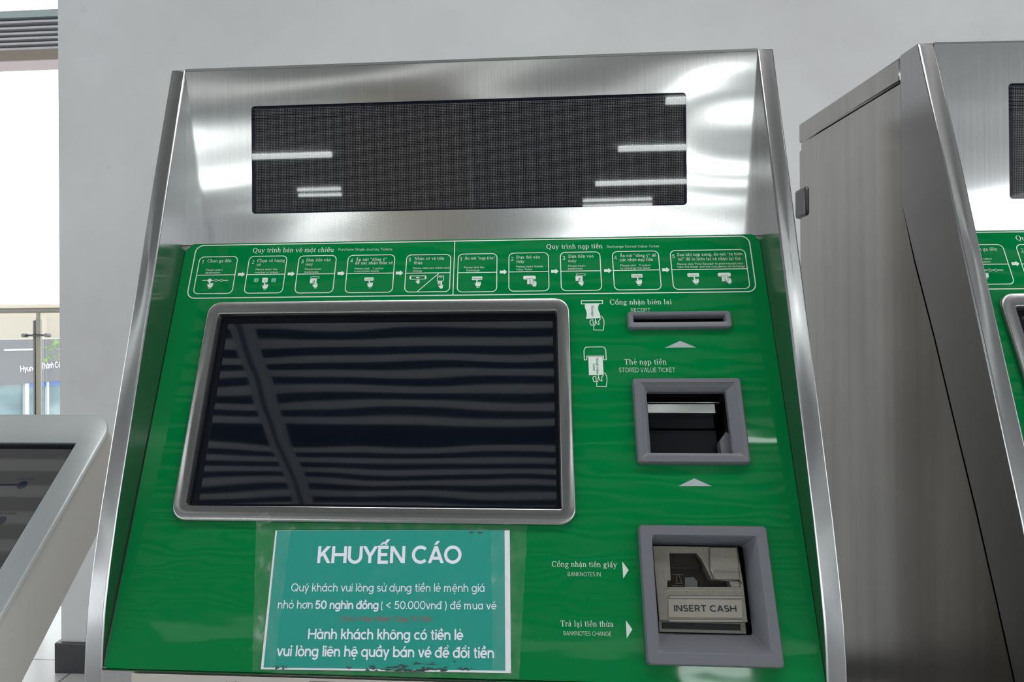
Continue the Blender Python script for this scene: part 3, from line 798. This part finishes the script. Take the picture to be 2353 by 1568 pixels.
    boxes = [
        ((458, 590.3), (546, 591), (534, 675.4), (446, 675), 632.5, '1', (464, 606.6), [('Chọn ga đến', 476.3, 531.8, 603.6)], [('Please select', 473, 511.6, 623), ('destination', 471.7, 506, 629.6)]),
        ((573.7, 589.5), (659, 589), (650, 674), (561, 674), 631, '2', (578.3, 606.6), [('Chọn số lượng', 590.8, 655, 603), ('vé', 589, 599.5, 612)], [('Please select the', 587.5, 637.3, 622), ('number of tickets', 586.4, 639, 629)]),
        ((688, 588.4), (773, 588), (765, 673.5), (677, 673.5), 630, '3', (692, 605.5), [('Đưa tiền vào', 703.6, 760, 601.5), ('máy', 702, 719, 610.7)], [('Please insert', 700.6, 738, 621.2), ('banknotes', 700, 731.6, 627.7)]),
        ((800.8, 587), (907, 586.5), (902, 672.7), (792.6, 672.7), 628.7, '4', (804.8, 603.4), [('Ấn nút "đồng ý"', 817, 889.6, 600.4), ('để xác nhận mua vé', 816, 902.7, 608.3)], [("Please click   'Confirm'", 814.9, 882, 620), ('to purchase tickets', 813.8, 871, 626)]),
        ((935.4, 586), (1036, 585.7), (1033, 671), (929, 671.6), 627.8, '5', (939, 601.5), [('Nhận vé và tiền', 952, 1021, 598), ('thừa', 951, 970.7, 608)], [('Please take your tickets and', 949, 1032, 618.8), ('change', 948.4, 970, 625.2)]),
        ((1053, 584.3), (1141.7, 583.7), (1141.7, 671), (1051, 671.5), 626.8, '1', (1057.3, 600.7), [('Ấn nút "nạp tiền"', 1067, 1138, 597)], [('Please click the', 1066.6, 1112.8, 617.4), ("'Recharge'", 1071, 1103, 624)]),
        ((1169.6, 582), (1260, 581.5), (1261.5, 669.3), (1169, 669.6), 625, '2', (1174, 599.8), [('Đưa thẻ vào', 1186.4, 1241, 595), ('máy', 1186.4, 1205.3, 604.5)], [('Please insert Stored', 1185.8, 1247.2, 615.4), ('Value Ticket', 1185.8, 1223, 622)]),
        ((1287.5, 580.3), (1378, 579.6), (1383, 667.8), (1289.7, 668.4), 623.4, '3', (1292.8, 597.6), [('Đưa tiền vào', 1305.8, 1364.5, 593), ('máy', 1305.8, 1324.8, 603.2)], [('Please insert', 1305.5, 1345, 613.8), ('banknotes', 1305.5, 1338.7, 620.3)]),
        ((1407, 578.4), (1513.4, 577.5), (1518.7, 666), (1411.6, 666.8), 621.5, '4', (1411.3, 597), [('Ấn nút "đồng ý" để', 1423.4, 1507.8, 591.4), ('xác nhận nạp tiền', 1424, 1501, 600.8)], [("Please click   'Confirm'", 1425.6, 1496, 613), ('to recharge the ticket', 1425.6, 1494, 618.9)]),
        ((1540.4, 576), (1712.6, 574.4), (1722, 664.3), (1546.6, 665.3), 619.4, '5', (1545, 593.6), [('Sau khi nạp xong, ấn nút "in biên', 1556, 1706.4, 588.8), ('lai" để in biên lai và nhận lại thẻ', 1557.5, 1702.7, 599.3)], [("Please click 'Print Receipt' to print receipt and", 1556.5, 1707, 609.8), ('take the ticket until the completion of recharge', 1556.8, 1711.7, 616.2)]),
    ]
    for tl, tr_, br_, bl, dy, num, npos, ser, eng in boxes:
        r = GR(tl, tr_, br_, bl)
        pr += stroke(rrect(*r, 0.007, 5), LW, True)
        mv = G((tl[0] + tr_[0]) / 2, dy)[1]
        pr += stroke([(r[0], mv), (r[2], mv)], LW)
        p = G(*npos); pr += place(sans(num, 75), p, (p[0] + (0.0036 if num != '1' else 0.0019), p[1]), ysize=0.0088)
        for t_, x0, x1, yy in ser:
            pr += place(serif(t_), G(x0, yy), G(x1, yy - (x1 - x0) * 0.012), 1.12)
        for t_, x0, x1, yy in eng:
            pr += place(sans(t_, 72), G(x0, yy), G(x1, yy - (x1 - x0) * 0.012), 0.92)
    for t_, x0, y0, x1, y1, kind, yr in (
            ('Quy trình bán vé một chiều', 580, 580.8, 766.8, 579.4, 1, 1.08), ('Purchase Single Journey Tickets.', 777.6, 576.7, 902.7, 576, 0, 1.0),
            ('Quy trình nạp tiền', 1255, 572.5, 1385, 571, 1, 1.08), ('Recharge Stored Value Ticket.', 1394.6, 570.3, 1516, 569, 0, 1.0),
            ('Cổng nhận biên lai', 1401, 700.5, 1544, 699.5, 1, 1.08), ('RECEIPT', 1450, 717, 1494.5, 717, 0, 1.12),
            ('Thẻ nạp tiền', 1434, 838, 1532, 838, 1, 1.08), ('STORED VALUE TICKET', 1422.6, 856, 1552, 856, 0, 1.3),
            ('Cổng nhận tiền giấy', 1267.5, 1303, 1418, 1304.5, 1, 1.05), ('BANKNOTES IN', 1305, 1324.5, 1380, 1325.5, 0, 1.2),
            ('Trả lại tiền thừa', 1287.4, 1440, 1410, 1441.5, 1, 1.05), ('BANKNOTES CHANGE', 1295, 1460.6, 1405, 1462.4, 0, 1.2)):
        pr += place(serif(t_) if kind else sans(t_, 56), G(x0, y0), G(x1, y1), yr)
    for tri in (((1429.7, 1290.8), (1444.5, 1310.7), (1432, 1330)), ((1438, 1426), (1453, 1447), (1440, 1467.6))):
        pr.append([G(*p) for p in tri])
    mmx = 0.00057                                              # one photo pixel on this part of the plate, in metres
    for ax, ay in ((555, 631), (669.5, 630), (784, 629), (918, 628), (1156.6, 625.6), (1275, 624), (1396.5, 622.5), (1530, 620.6)):
        p = G(ax, ay); s = mmx
        pr += [[(p[0] - 9.2 * s, p[1] - 4 * s), (p[0] + 1.5 * s, p[1] - 4 * s), (p[0] + 1.5 * s, p[1] + 4 * s), (p[0] - 9.2 * s, p[1] + 4 * s)],
               [(p[0] + 1.5 * s, p[1] - 7.5 * s), (p[0] + 9.5 * s, p[1]), (p[0] + 1.5 * s, p[1] + 7.5 * s)]]

    def hand(px, py, s=1.0, open_=False):
        """pictogram hand, fingertip at the pixel"""
        u, v = G(px, py); s = s * mmx
        f = lambda pts: [(u + a * s, v + b_ * s) for a, b_ in pts]
        out = []
        if open_:
            for k_, (x_, h_) in enumerate(((-7, 13), (-3.4, 16), (0.2, 15.5), (3.8, 12))):
                out.append(f([(x_, -2), (x_ + 2.7, -2), (x_ + 2.9, h_ - 10), (x_ + 1.4, h_ - 8.5), (x_, h_ - 10)]))
            out.append(f([(-7, -1.8), (6.6, -1.8), (7, -9), (4.5, -13), (-4.5, -13), (-7.5, -8)]))
            out.append(f([(-7, -4), (-11, 0), (-12, -2), (-7, -10)]))
            out += stroke(f([(-4, -15.5), (5, -15.5)]), 1.2 * s)
        else:
            out.append(f([(-1.6, -1), (0, 0), (1.6, -1), (1.8, -11), (-1.8, -11)]))
            for x_ in (2.4, 5.4, 8.2): out.append(f([(x_, -6.5), (x_ + 1.2, -5.8), (x_ + 2.3, -6.5), (x_ + 2.4, -12), (x_, -12)]))
            out.append(f([(-3.5, -10.5), (10.5, -10.5), (10.2, -15), (7.5, -20), (-1, -20), (-4.5, -15)]))
            out.append(f([(-4, -13), (-6.3, -10), (-6, -9), (-3, -11)]))
            out += stroke(f([(-1, -23), (7, -23)]), 1.2 * s)
        return out

    def rec_(px, py, w, h_, r=1.5):
        u, v = G(px, py); return rrect(u - w / 2 * mmx, v - h_ / 2 * mmx, u + w / 2 * mmx, v + h_ / 2 * mmx, r * mmx, 3)

    def button(px, py, w, h_, text):
        out = [rec_(px, py, w, h_)]
        a_ = G(px - w * 0.40, py + 2); b__ = G(px + w * 0.40, py + 2)
        grn.extend(place(sans(text, 80), a_, b__, 1.0))
        return out
    # the pictograms of the ten steps
    pr += stroke([G(465, 645), G(492, 645)], LW) + stroke([G(501, 645), G(505, 645)], LW) + stroke([G(512.5, 645), G(524, 645)], LW)
    u, v = G(482, 645); pr.append([(u + 5.3 * mmx * math.cos(k * .5236), v + 5.6 * mmx * math.sin(k * .5236)) for k in range(12)])
    for px in (497, 508.7): u, v = G(px, 645); pr += stroke([(u + 3.4 * mmx * math.cos(k * .5236), v + 3.4 * mmx * math.sin(k * .5236)) for k in range(12)], .0006, True)
    pr += hand(482.5, 646.5, 0.95)
    for px, w, tx, dst in ((589, 12, '1', teal), (609, 14.5, '2', pr), (629, 12, '3', teal)):
        dst.append(rec_(px, 644.4, w, w * 0.95, 2)); a_ = G(px - (2.4 if tx != '1' else 1), 648); grn.extend(place(sans(tx, 90), a_, (a_[0] + (4.2 if tx != '1' else 2.2) * mmx, a_[1]), ysize=8.5 * mmx))
    pr += hand(608.5, 649, 0.95)
    for px, py in ((720, 646), (1330.5, 640)):
        pr.append(rec_(px, py + 0.5, 17, 13, 0.5)); pr += stroke(rec_(px + 4, py - 8, 22, 5, 1), .0006, True)
        grn.extend(place(sans('đ', 110), G(px - 2, py + 5), G(px + 3, py + 5), 1.1)); pr += hand(px + 5.5, py + 8, 0.72, True)
    pr += button(848, 642, 24, 9.5, 'Confirm') + hand(849, 645.5, 0.9)
    pr += stroke(rec_(960.4, 638.4, 39, 9.5, 1.5), .0009, True) + [rec_(943, 638.4, 4, 9), rec_(978, 638.4, 4, 9), rec_(960, 638.4, 9, 3)] + hand(961, 646, 0.55, True)
    pr += stroke([G(958.5, 671), G(1008.8, 628.4)], LW * 0.9)
    pr += stroke(rec_(1012, 640.6, 15.5, 14.5, 2), .0009, True) + [rec_(1012, 637.5, 9, 2.2), rec_(1011, 650, 11, 9, .5)] + hand(1014, 656.5, 0.62, True)
    grn.extend(place(sans('đ', 110), G(1008, 654), G(1012, 654), 1.1))
    pr += button(1096.4, 640, 26, 10, 'Recharge') + hand(1096, 643.5, 0.95)
    for px, py in ((1216.8, 638.6), (1664, 631.6)):
        pr.append(rec_(px, py, 31, 10.5, 3)); pr.append(rec_(px + 1, py + 9, 15, 17, 0.6)); grn.extend(stroke(rec_(px + 1, py + 8.5, 15, 16.5, .6), .0005, True))
        p_ = G(px + 3, py + 3); grn.extend([[(p_[0] - (b_ - 0.0) * 0.0036, p_[1] - a_ * 0.0052) for a_, b_ in pl] for pl in sans('Ticket', 90)[0]])
        pr += hand(px + 11, py + 11, 0.78, True)
    pr += button(1463.4, 634.6, 27, 10, 'Confirm') + hand(1465, 638.5, 0.95)
    pr += button(1592.8, 632.4, 28, 10, 'Print Receipt') + hand(1595, 636.5, 0.95)
    # receipt and card pictograms beside the screen (crop coordinates of that area)
    k6 = lambda x, y: G(1300 + x / 3.408, 670 + y / 3.408)
    pr += stroke([k6(122, 75), k6(288, 73), k6(288, 97), k6(122, 99)], LW * 0.9, True)
    wv = [k6(148, 95), k6(265, 93), k6(253, 120), k6(255, 150), k6(268, 180), k6(272, 210), k6(156, 216), k6(164, 190), k6(163, 160), k6(150, 130)]
    pr += [[wv[0], wv[1], wv[2], wv[9]], [wv[9], wv[2], wv[3], wv[8]], [wv[8], wv[3], wv[4], wv[7]], [wv[7], wv[4], wv[5], wv[6]]]

    def vtext(t_, p_top, p_bot, w_):
        pol, ww = sans(t_, 85); a_, b__ = Vector(k6(*p_top)), Vector(k6(*p_bot)); k_ = (b__ - a_).length / ww
        return [[(a_.x + y_ * w_, a_.y - x_ * k_) for x_, y_ in p_] for p_ in pol]
    grn.extend(vtext('Receipt', (198, 115), (198, 198), 0.0052))
    hk = [[(215, 222), (195, 225), (188, 240), (195, 262), (212, 268)], [(212, 222), (216, 262), (228, 266), (232, 225)], [(232, 215), (240, 250), (255, 262), (262, 258), (256, 235), (272, 215), (262, 200)], [(268, 192), (285, 200), (298, 225), (300, 255), (294, 305), (219, 303), (219, 268)], [(243, 210), (236, 206), (228, 215)]]
    for dx, dy in ((0, 0), (23, 442)):
        for st_ in hk: pr += stroke([k6(x + dx, y + dy) for x, y in st_], LW * 0.75)
    pr += stroke([k6(x, y) for x, y in ((165, 537), (146, 538), (142, 470), (146, 450), (160, 437), (290, 435), (306, 445), (313, 465), (317, 536), (296, 537))], LW * 0.9)
    pr += stroke([k6(165, 537), k6(165, 508), k6(296, 507), k6(296, 537)], LW * 0.9)
    pr.append([k6(176, 514), k6(288, 513), k6(296, 640), k6(296, 655), k6(182, 657)])
    grn.extend(vtext('Stored Value', (236, 522), (242, 648), 0.0048)); grn.extend(vtext('Ticket', (211, 562), (214, 622), 0.0048))
    MB().flat(pr, gf, 0.0004).flat(teal, gf, 0.0004, 1).flat(grn, gf, 0.0006, 2).obj('printed_instructions', 'print+print_teal+print_green', face, label='white printed instructions and pictograms')
    return root


def copy_tree(o, parent=None):
    c = o.copy(); COL.objects.link(c)
    if parent: c.parent = parent
    for ch in list(o.children): copy_tree(ch, c)
    return c


machine = build_machine()
second = copy_tree(machine)
second.location = (0.5498, YD, 0)
second.rotation_euler = (0, 0, 0.0507)
second['label'] = 'second ticket machine cut off by the right edge, its dull steel side showing'

# ------------------------------------------------------------------ notice taped under the screen
NR = P0 + NV * 0.0015
notice = thing('paper_notice', 'teal paper notice with white Vietnamese text taped under the machine screen', 'notice', P0 + TV * 0.1 + Vector((0.3, 0, 0)) + NV * 0.001)
nl = notice.location.copy()
nf = lambda u, v, h: P0 + Vector((u, 0, 0)) + TV * v + NV * h - nl
k8 = lambda x, y: G(560 + x / 3.46, 1160 + y / 3.46)
MB().prism([k8(255, 207), k8(2115, 205), k8(2125, 1340), k8(138, 1310)][::-1], 0.0008, 0.0012, nf).obj('paper_sheet', 'paper', notice)
wt = []
for t_, bd, x0, y0, x1, y1, ra, yr in (
        ('KHUYẾN CÁO', 132, 585, 468, 1732, 468, False, 1.0),
        ('Quý khách vui lòng sử dụng tiền lẻ mệnh giá', 80, 378, 692, 1915, 696, True, 1.04),
        ('nhỏ hơn', 80, 273, 828, 548, 829, True, 1.04), ('50 nghìn đồng', 122, 570, 830, 1072, 832, True, 1.04),
        ('( < 50.000vnđ ) để mua vé', 80, 1092, 832, 2010, 836, True, 1.04),
        ('Hành khách không có tiền lẻ', 112, 512, 1070, 1747, 1078, True, 1.04),
        ('vui lòng liên hệ quầy bán vé để đổi tiền', 112, 262, 1205, 1990, 1222, True, 1.04)):
    wt += place(sans(t_, bd), k8(x0, y0), k8(x1, y1), yr)
MB().flat(wt, nf, 0.00155).obj('white_lettering', 'poster_white', notice)
MB().flat(place(sans('Chú ý: Máy Nhận Từng Tờ Tiền', 85), k8(765, 930), k8(1497, 932), 1.0, shear=0.1), nf, 0.00155).obj('red_lettering', 'red', notice, label='faded red lettering line')
sc_ = []
rs = random.Random(3)
for cx, cy, w, h_, n in ((300, 1297, 80, 22, 7), (830, 1295, 60, 14, 4), (1020, 1305, 90, 40, 14), (1200, 1300, 200, 45, 20), (1440, 1268, 180, 20, 10), (1520, 1310, 200, 28, 16), (1760, 1305, 110, 28, 9), (1310, 1325, 300, 20, 12), (1700, 1250, 60, 8, 2), (1850, 222, 150, 18, 4)):
    for _ in range(n):
        x = cx + rs.uniform(-.5, .5) * w; y = cy + rs.uniform(-.5, .5) * h_; l = rs.uniform(.12, .4) * w; t_ = rs.uniform(3, 11)
        sc_.append([k8(x - l / 2, y + rs.uniform(-2, 2)), k8(x - l * .2, y - t_), k8(x + l * .3, y - t_ * .7), k8(x + l / 2, y), k8(x + l * .2, y + t_ * .6), k8(x - l * .3, y + t_ * .8)])
MB().flat([[k8(268, 209), k8(2074, 206), k8(2080, 1322), k8(160, 1296)]], nf, 0.00135).flat(sc_, nf, 0.00142, 1).obj('printed_ground', 'teal+scuff', notice, label='teal printed ground with worn dark patches')


def wavy(p0, p1, p2, p3, n, m_, h0, amp, seed):
    """a clear film patch between four corners, gently wrinkled"""
    r = random.Random(seed); mb = MB(); g = []
    a, b_, c, d = [Vector(p) for p in (p0, p1, p2, p3)]
    for j in range(m_ + 1):
        for i in range(n + 1):
            s, t_ = i / n, j / m_
            p = (a * (1 - s) + b_ * s) * (1 - t_) + (d * (1 - s) + c * s) * t_
            e = r.uniform(-.0006, .0006) if (i in (0, n) or j in (0, m_)) else 0
            g.append(nf(p.x + e, p.y + e, h0 + amp * r.random()))
    fs = [(j * (n + 1) + i, j * (n + 1) + i + 1, (j + 1) * (n + 1) + i + 1, (j + 1) * (n + 1) + i) for j in range(m_) for i in range(n)]
    return mb.add(g, fs)


def film_part(name, m_, corners, n, k_, h0, amp, seed):
    return wavy(*[k8(*c) for c in corners], n, k_, h0, amp, seed).obj(name, m_, notice, smooth=True)


film_part('plastic_sleeve', 'film', ((130, 180), (2160, 195), (2175, 1362), (95, 1330)), 26, 18, 0.0019, 0.0002, 1)
film_part('tape_strip', 'tape', ((105, 140), (385, 150), (245, 1330), (72, 1325)), 6, 30, 0.0022, 0.0014, 2)
film_part('tape_strip', 'tape', ((1965, 100), (2255, 170), (2192, 1385), (1980, 1390)), 6, 30, 0.0022, 0.0014, 3)
film_part('tape_strip', 'tape', ((380, 150), (1970, 160), (1970, 205), (370, 200)), 40, 3, 0.0022, 0.0006, 4)
film_part('tape_strip', 'tape', ((245, 1312), (1980, 1335), (1985, 1392), (240, 1345)), 40, 3, 0.0022, 0.0006, 5)
film_part('tape_flap', 'tape', ((105, 110), (205, 70), (255, 140), (120, 190)), 6, 6, 0.0085, 0.002, 6)

# ------------------------------------------------------------------ worn map sheet stuck to the lower panel
LY = YG - 0.0035
ms = thing('map_sheet', 'worn cream map sheet stuck on the steel below the green faceplate', 'map', (XL + 0.03, LY - 0.0032, ZG - 0.02))
LP = lambda px, py: (lambda q: (q.x, q.z))(hit(px, py, Vector((0, LY - 0.003, 0)), Vector((0, 1, 0))))
lf = lambda a, b_, h: Vector((a, LY - 0.003 - h, b_)) - ms.location
zt = ZG - 0.0022
xa = LP(303, 1555)[0]; xb = LP(1195, 1566)[0]
mpm = MB().prism([(xa, zt - 0.25), (xb, zt - 0.25), (xb, zt), (xa, zt)], 0.0, 0.0006, lf)
mpb = [[(LP(a_, 1560)[0], zt - 0.05), (LP(b__, 1560)[0], zt - 0.05), (LP(b__, 1560)[0], zt - d_), (LP(a_, 1560)[0], zt - d_)] for a_, b__, d_ in ((711, 768, .003), (773, 905, .004), (930, 1010, .012))]
for k_, (a_, b__) in enumerate(((520, 560), (604, 612), (640, 668), (676, 704))):
    x0, x1 = LP(a_, 1560)[0], LP(b__, 1560)[0]
    mpb += stroke([(x0 + (x1 - x0) * t_ / 7, zt - 0.006 - 0.0035 * ((t_ * 3 + k_) % 4) / 3) for t_ in range(8)], 0.0008)
mpm.flat(mpb, lf, 0.0009, 1).obj('printed_sheet', 'map_paper+map_block', ms)

# ------------------------------------------------------------------ information kiosk at the left
KX, KY, KZ = -0.751, 1.35, H - 0.142
ka = math.radians(39.36)
KT = Vector((0, math.cos(ka), math.sin(ka))); KN = Vector((0, -math.sin(ka), math.cos(ka)))
kiosk = thing('information_kiosk', 'low steel information kiosk with a tilted dark map screen left of the ticket machine', 'information kiosk', (KX - 0.5, KY - 0.3, 0))
kl = kiosk.location.copy()
kf = lambda u, v, h: Vector((KX, KY, KZ)) + Vector((u, 0, 0)) + KT * v + KN * h - kl      # u to the left negative, v down negative
KL = lambda x0, y0, x1, y1, r, h: [kf(a, b_, h) for a, b_ in rrect(x0, y0, x1, y1, r, 8)]
KW, KH = -1.05, -0.66
sx1, sy1, sx0, sy0 = -0.043, -0.071, KW + 0.043, KH + 0.05
MB().loft([KL(KW, KH, 0, 0, .05, -.006), KL(KW + .001, KH + .001, -.001, -.001, .049, -.001), KL(KW + .005, KH + .005, -.005, -.005, .045, 0), KL(sx0, sy0, sx1, sy1, .002, 0), KL(sx0, sy0, sx1, sy1, .002, -.012)]).obj('top_frame', 'steel_kiosk', kiosk, smooth=True)
MB().prism(rrect(KW + .004, KH + .004, -.004, -.004, .046, 8), -0.122, -0.0075, kf).obj('housing', 'kiosk_side', kiosk, bevel=0.002)
MB().plate(rrect(sx0, sy0, sx1, sy1, .002), [rrect(sx0 + .012, sy0 + .012, sx1 - .003, sy1 - .010, .001)], -0.0074, -0.003, kf).obj('screen_gasket', 'rubber', kiosk)
ks = MB().prism(rrect(sx0 + .0115, sy0 + .0115, sx1 - .0028, sy1 - .0095, .001), -0.0074, -0.0055, kf).obj('map_screen', 'kiosk_screen', kiosk)
KP = lambda px, py: (lambda q: (q.x, q.dot(KT)))(hit(px, py, Vector((KX, KY, KZ)) - KN * 0.0055, KN) - (Vector((KX, KY, KZ)) - KN * 0.0055))
mp = []
for cx, cy in ((51, 1115), (2, 1197)):
    u, v = KP(cx, cy); mp.append([(u + .0085 * math.cos(k * .3927), v + .0085 * math.sin(k * .3927)) for k in range(16)])
    mp += stroke([(u - 0.6, v), (u, v)], 0.0035)
    for kk in range(1, 4): mp.append([(u - .14 * kk + .0085 * math.cos(k * .3927), v + .0085 * math.sin(k * .3927)) for k in range(16)])
a, b_ = KP(38, 1103), KP(76, 1103)
mp += place(serif('Cát Linh'), a, (b_[0], a[1]), 0.9, shear=0.15)
b_ = KP(36, 1183); mp += place(serif('Văn Quán'), (b_[0] - (KP(76, 1103)[0] - a[0]) * 1.25, b_[1]), b_, 0.9, shear=0.15)
MB().flat(mp, kf, -0.0053).obj('route_map', 'navy', ks)
MB().box(-0.18, 0.18, 0.0, 0.22, 0, KZ - 0.42).obj('pedestal', 'kiosk_side', kiosk, bevel=.01)
MB().box(-0.26, 0.26, -0.06, 0.28, 0, 0.03).obj('foot_plate', 'steel', kiosk, bevel=.004)

# ------------------------------------------------------------------ outside, seen past the left end of the wall
RY = 3.6
AT = lambda px, py, Y: hit(px, py, Vector((0, Y, 0)), Vector((0, 1, 0)))
rz = AT(85, 713.5, RY).z
rail = thing('glass_balustrade', 'steel and glass balustrade outside the left end of the wall', 'balustrade', (-3.0, RY, 0))
ro = Vector((-3.0, RY, 0))
MB().tube([Vector((-7, RY, rz)) - ro, Vector((-1.2, RY, rz)) - ro], 0.014, 12).obj('top_rail', 'rail', rail, smooth=True)
for pxp in (89,):
    x = AT(pxp, 800, RY).x - ro.x
    MB().box(x - .0225, x - .0135, -.010, .010, 0, rz - .05).obj('post_plate', 'hinge', rail)
    MB().box(x - .013, x + .0125, -.007, .007, 0, rz - .045).box(x - .010, x + .010, -.006, .006, rz - .05, rz - .01).obj('post', 'rail', rail, bevel=.002)
    za = AT(87, 771, RY).z
    MB().tube([(x - .04, -.045, za), (x + .075, -.045, za)], .005, 8).tube([(x - .04, -.06, za), (x - .04, -.03, za)], .010, 8).tube([(x + .075, -.06, za), (x + .075, -.03, za)], .010, 8).obj('spider_clamp', 'hinge', rail, smooth=True)
for xx in (-5.2,):
    MB().box(xx - ro.x - .021, xx - ro.x + .021, -.03, .03, 0, rz - .01).obj('post', 'rail', rail, bevel=.002)
xg = AT(93, 800, RY).x - ro.x
MB().box(-2.1, xg - .012, .035, .047, .06, rz - .03).obj('glass_panel', 'glass', rail)
MB().box(xg + .002, 1.7, .035, .047, .06, rz - .03).obj('glass_panel', 'glass', rail)

EY = 3.5
ev = thing('louvred_fascia', 'pale louvred fascia band over the opening at the top left', 'fascia', (-4.5, EY, 2.6))
eo = Vector((-4.5, EY, 2.6))
zz = lambda py: AT(70, py, EY).z - eo.z
MB().box(-3, 3.3, 0, .10, zz(39), zz(23)).obj('cap_rail', 'eave_lip', ev)
MB().box(-3, 3.3, .06, .10, zz(113), zz(39)).obj('backing', 'slat_dark', ev)
for py in (49, 63, 75.5, 87, 99, 111):
    MB().box(-3, 3.3, 0, .05, zz(py + 2.4), zz(py - 2.4)).obj('slat', 'slat', ev)
MB().box(-3, 3.3, .005, .13, zz(139) + .004, zz(113)).obj('beam', 'beige', ev)
MB().box(-3, 3.3, .006, .135, zz(139), zz(139) + .004).obj('soffit_board', 'pink', ev, label='pale pink underside')

# building across the street: slate fascia with white letters over a teal shopfront
BY = 14.0
bp = AT(85, 840, BY)
be = Vector((math.sin(math.radians(12)), math.cos(math.radians(12)), 0)); bn = Vector((be.y, -be.x, 0))
bf = lambda a, z, h: bp + be * a + Vector((0, 0, z - bp.z)) + bn * h


def bpx(px, py):
    q = hit(px, py, bp, bn); return ((q - bp).dot(be), q.z)


shop = thing('shop_building', 'grey and teal shop building across the street behind the balustrade', 'building', (bp.x, bp.y, -7))
so = Vector((bp.x, bp.y, -7))
sf = lambda a, z, h: bf(a, z, h) - so
z1 = bpx(85, 780)[1]; z0 = bpx(85, 879)[1]
MB().box(-4, 9, -7, z1, -5, -.05, sf).obj('building_body', 'pale_wall', shop)
wl_ = []
for t_, xa_, xb_, yy_ in (('Hyundai', 37, 82, 855), ('Thành', 86, 114, 849), ('Công', 117, 144, 846)):
    p0_, p1_ = bpx(xa_, yy_), bpx(xb_, yy_ - 4)
    wl_ += place(sans(t_, 105), p0_, p1_, ysize=(bpx(xa_, yy_ - 14)[1] - bpx(xa_, yy_)[1]) / 0.72)
MB().box(-4, 9, z0, z1, -.05, 0.08, sf).flat(wl_, sf, 0.10, 1).obj('fascia_panel', 'fascia+white_sign', shop, label='slate fascia with raised white sign letters')
MB().box(-4, 9, -7, z0, -.05, 0, sf).obj('shopfront_glass', 'shop_glass', shop)
ab = bpx(95, 882)
MB().box(bpx(62, 885)[0], 9, bpx(85, 890)[1], bpx(85, 878)[1], 0, .03, sf).obj('blue_band', 'shop_blue', shop)
for pxa, pxb in ((52, 61), (103, 107)):
    MB().box(bpx(pxa, 900)[0], bpx(pxb, 900)[0], -7, z0, 0, .06, sf).obj('shopfront_mullion', 'slat', shop)
MB().box(bpx(0, 811)[0], bpx(75, 800)[0], bpx(40, 806)[1], bpx(40, 802)[1], .08, .10, sf).obj('fascia_trim', 'slat', shop)
far = thing('cream_building', 'cream building standing behind the grey shop fascia', 'building', (-9.6, 24, -7))
MB().box(-14, 6, 0, 8, 0, AT(60, 700, 24).z + 7).obj('building_body', 'pale_wall', far)
struct(MB().box(-40, 20, 5.2, 60, -7.2, -7).obj('ground', 'street'))
# tree beside the shop: a few leaves show at the wall's end
tr = thing('street_tree', 'bright green street tree just showing at the left end of the wall', 'tree', (-4.15, 8, -7))
MB().tube([(0, 0, 0), (.05, 0, 4), (0.1, 0, 7.2)], 0.12, 8).obj('trunk', 'bark', tr, smooth=True)
lv = MB(); rl = random.Random(11)
for _ in range(420):
    c = Vector((rl.gauss(.3, .4), abs(rl.gauss(.3, .4)), 7.75 + rl.gauss(0, .5)))
    q = AT(132, 806, 8) - Vector((-4.15, 8, -7))
    if _ < 70: c = q + Vector((rl.uniform(-.09, .12), rl.uniform(-.2, .2), rl.uniform(-.11, .10)))
    elif c.x < q.x + 0.15: c.x = q.x + 0.15 + rl.random() * .5
    a = Vector((rl.uniform(-1, 1), rl.uniform(-1, 1), rl.uniform(-.5, .5))).normalized(); b_ = a.cross(Vector((rl.random(), rl.random(), 1))).normalized()
    s = rl.uniform(.022, .045)
    lv.add([c - a * s, c + b_ * s * .45, c + a * s, c - b_ * s * .45], [(0, 1, 2, 3)])
lv.obj('foliage', 'leaf', tr)['kind'] = 'stuff'
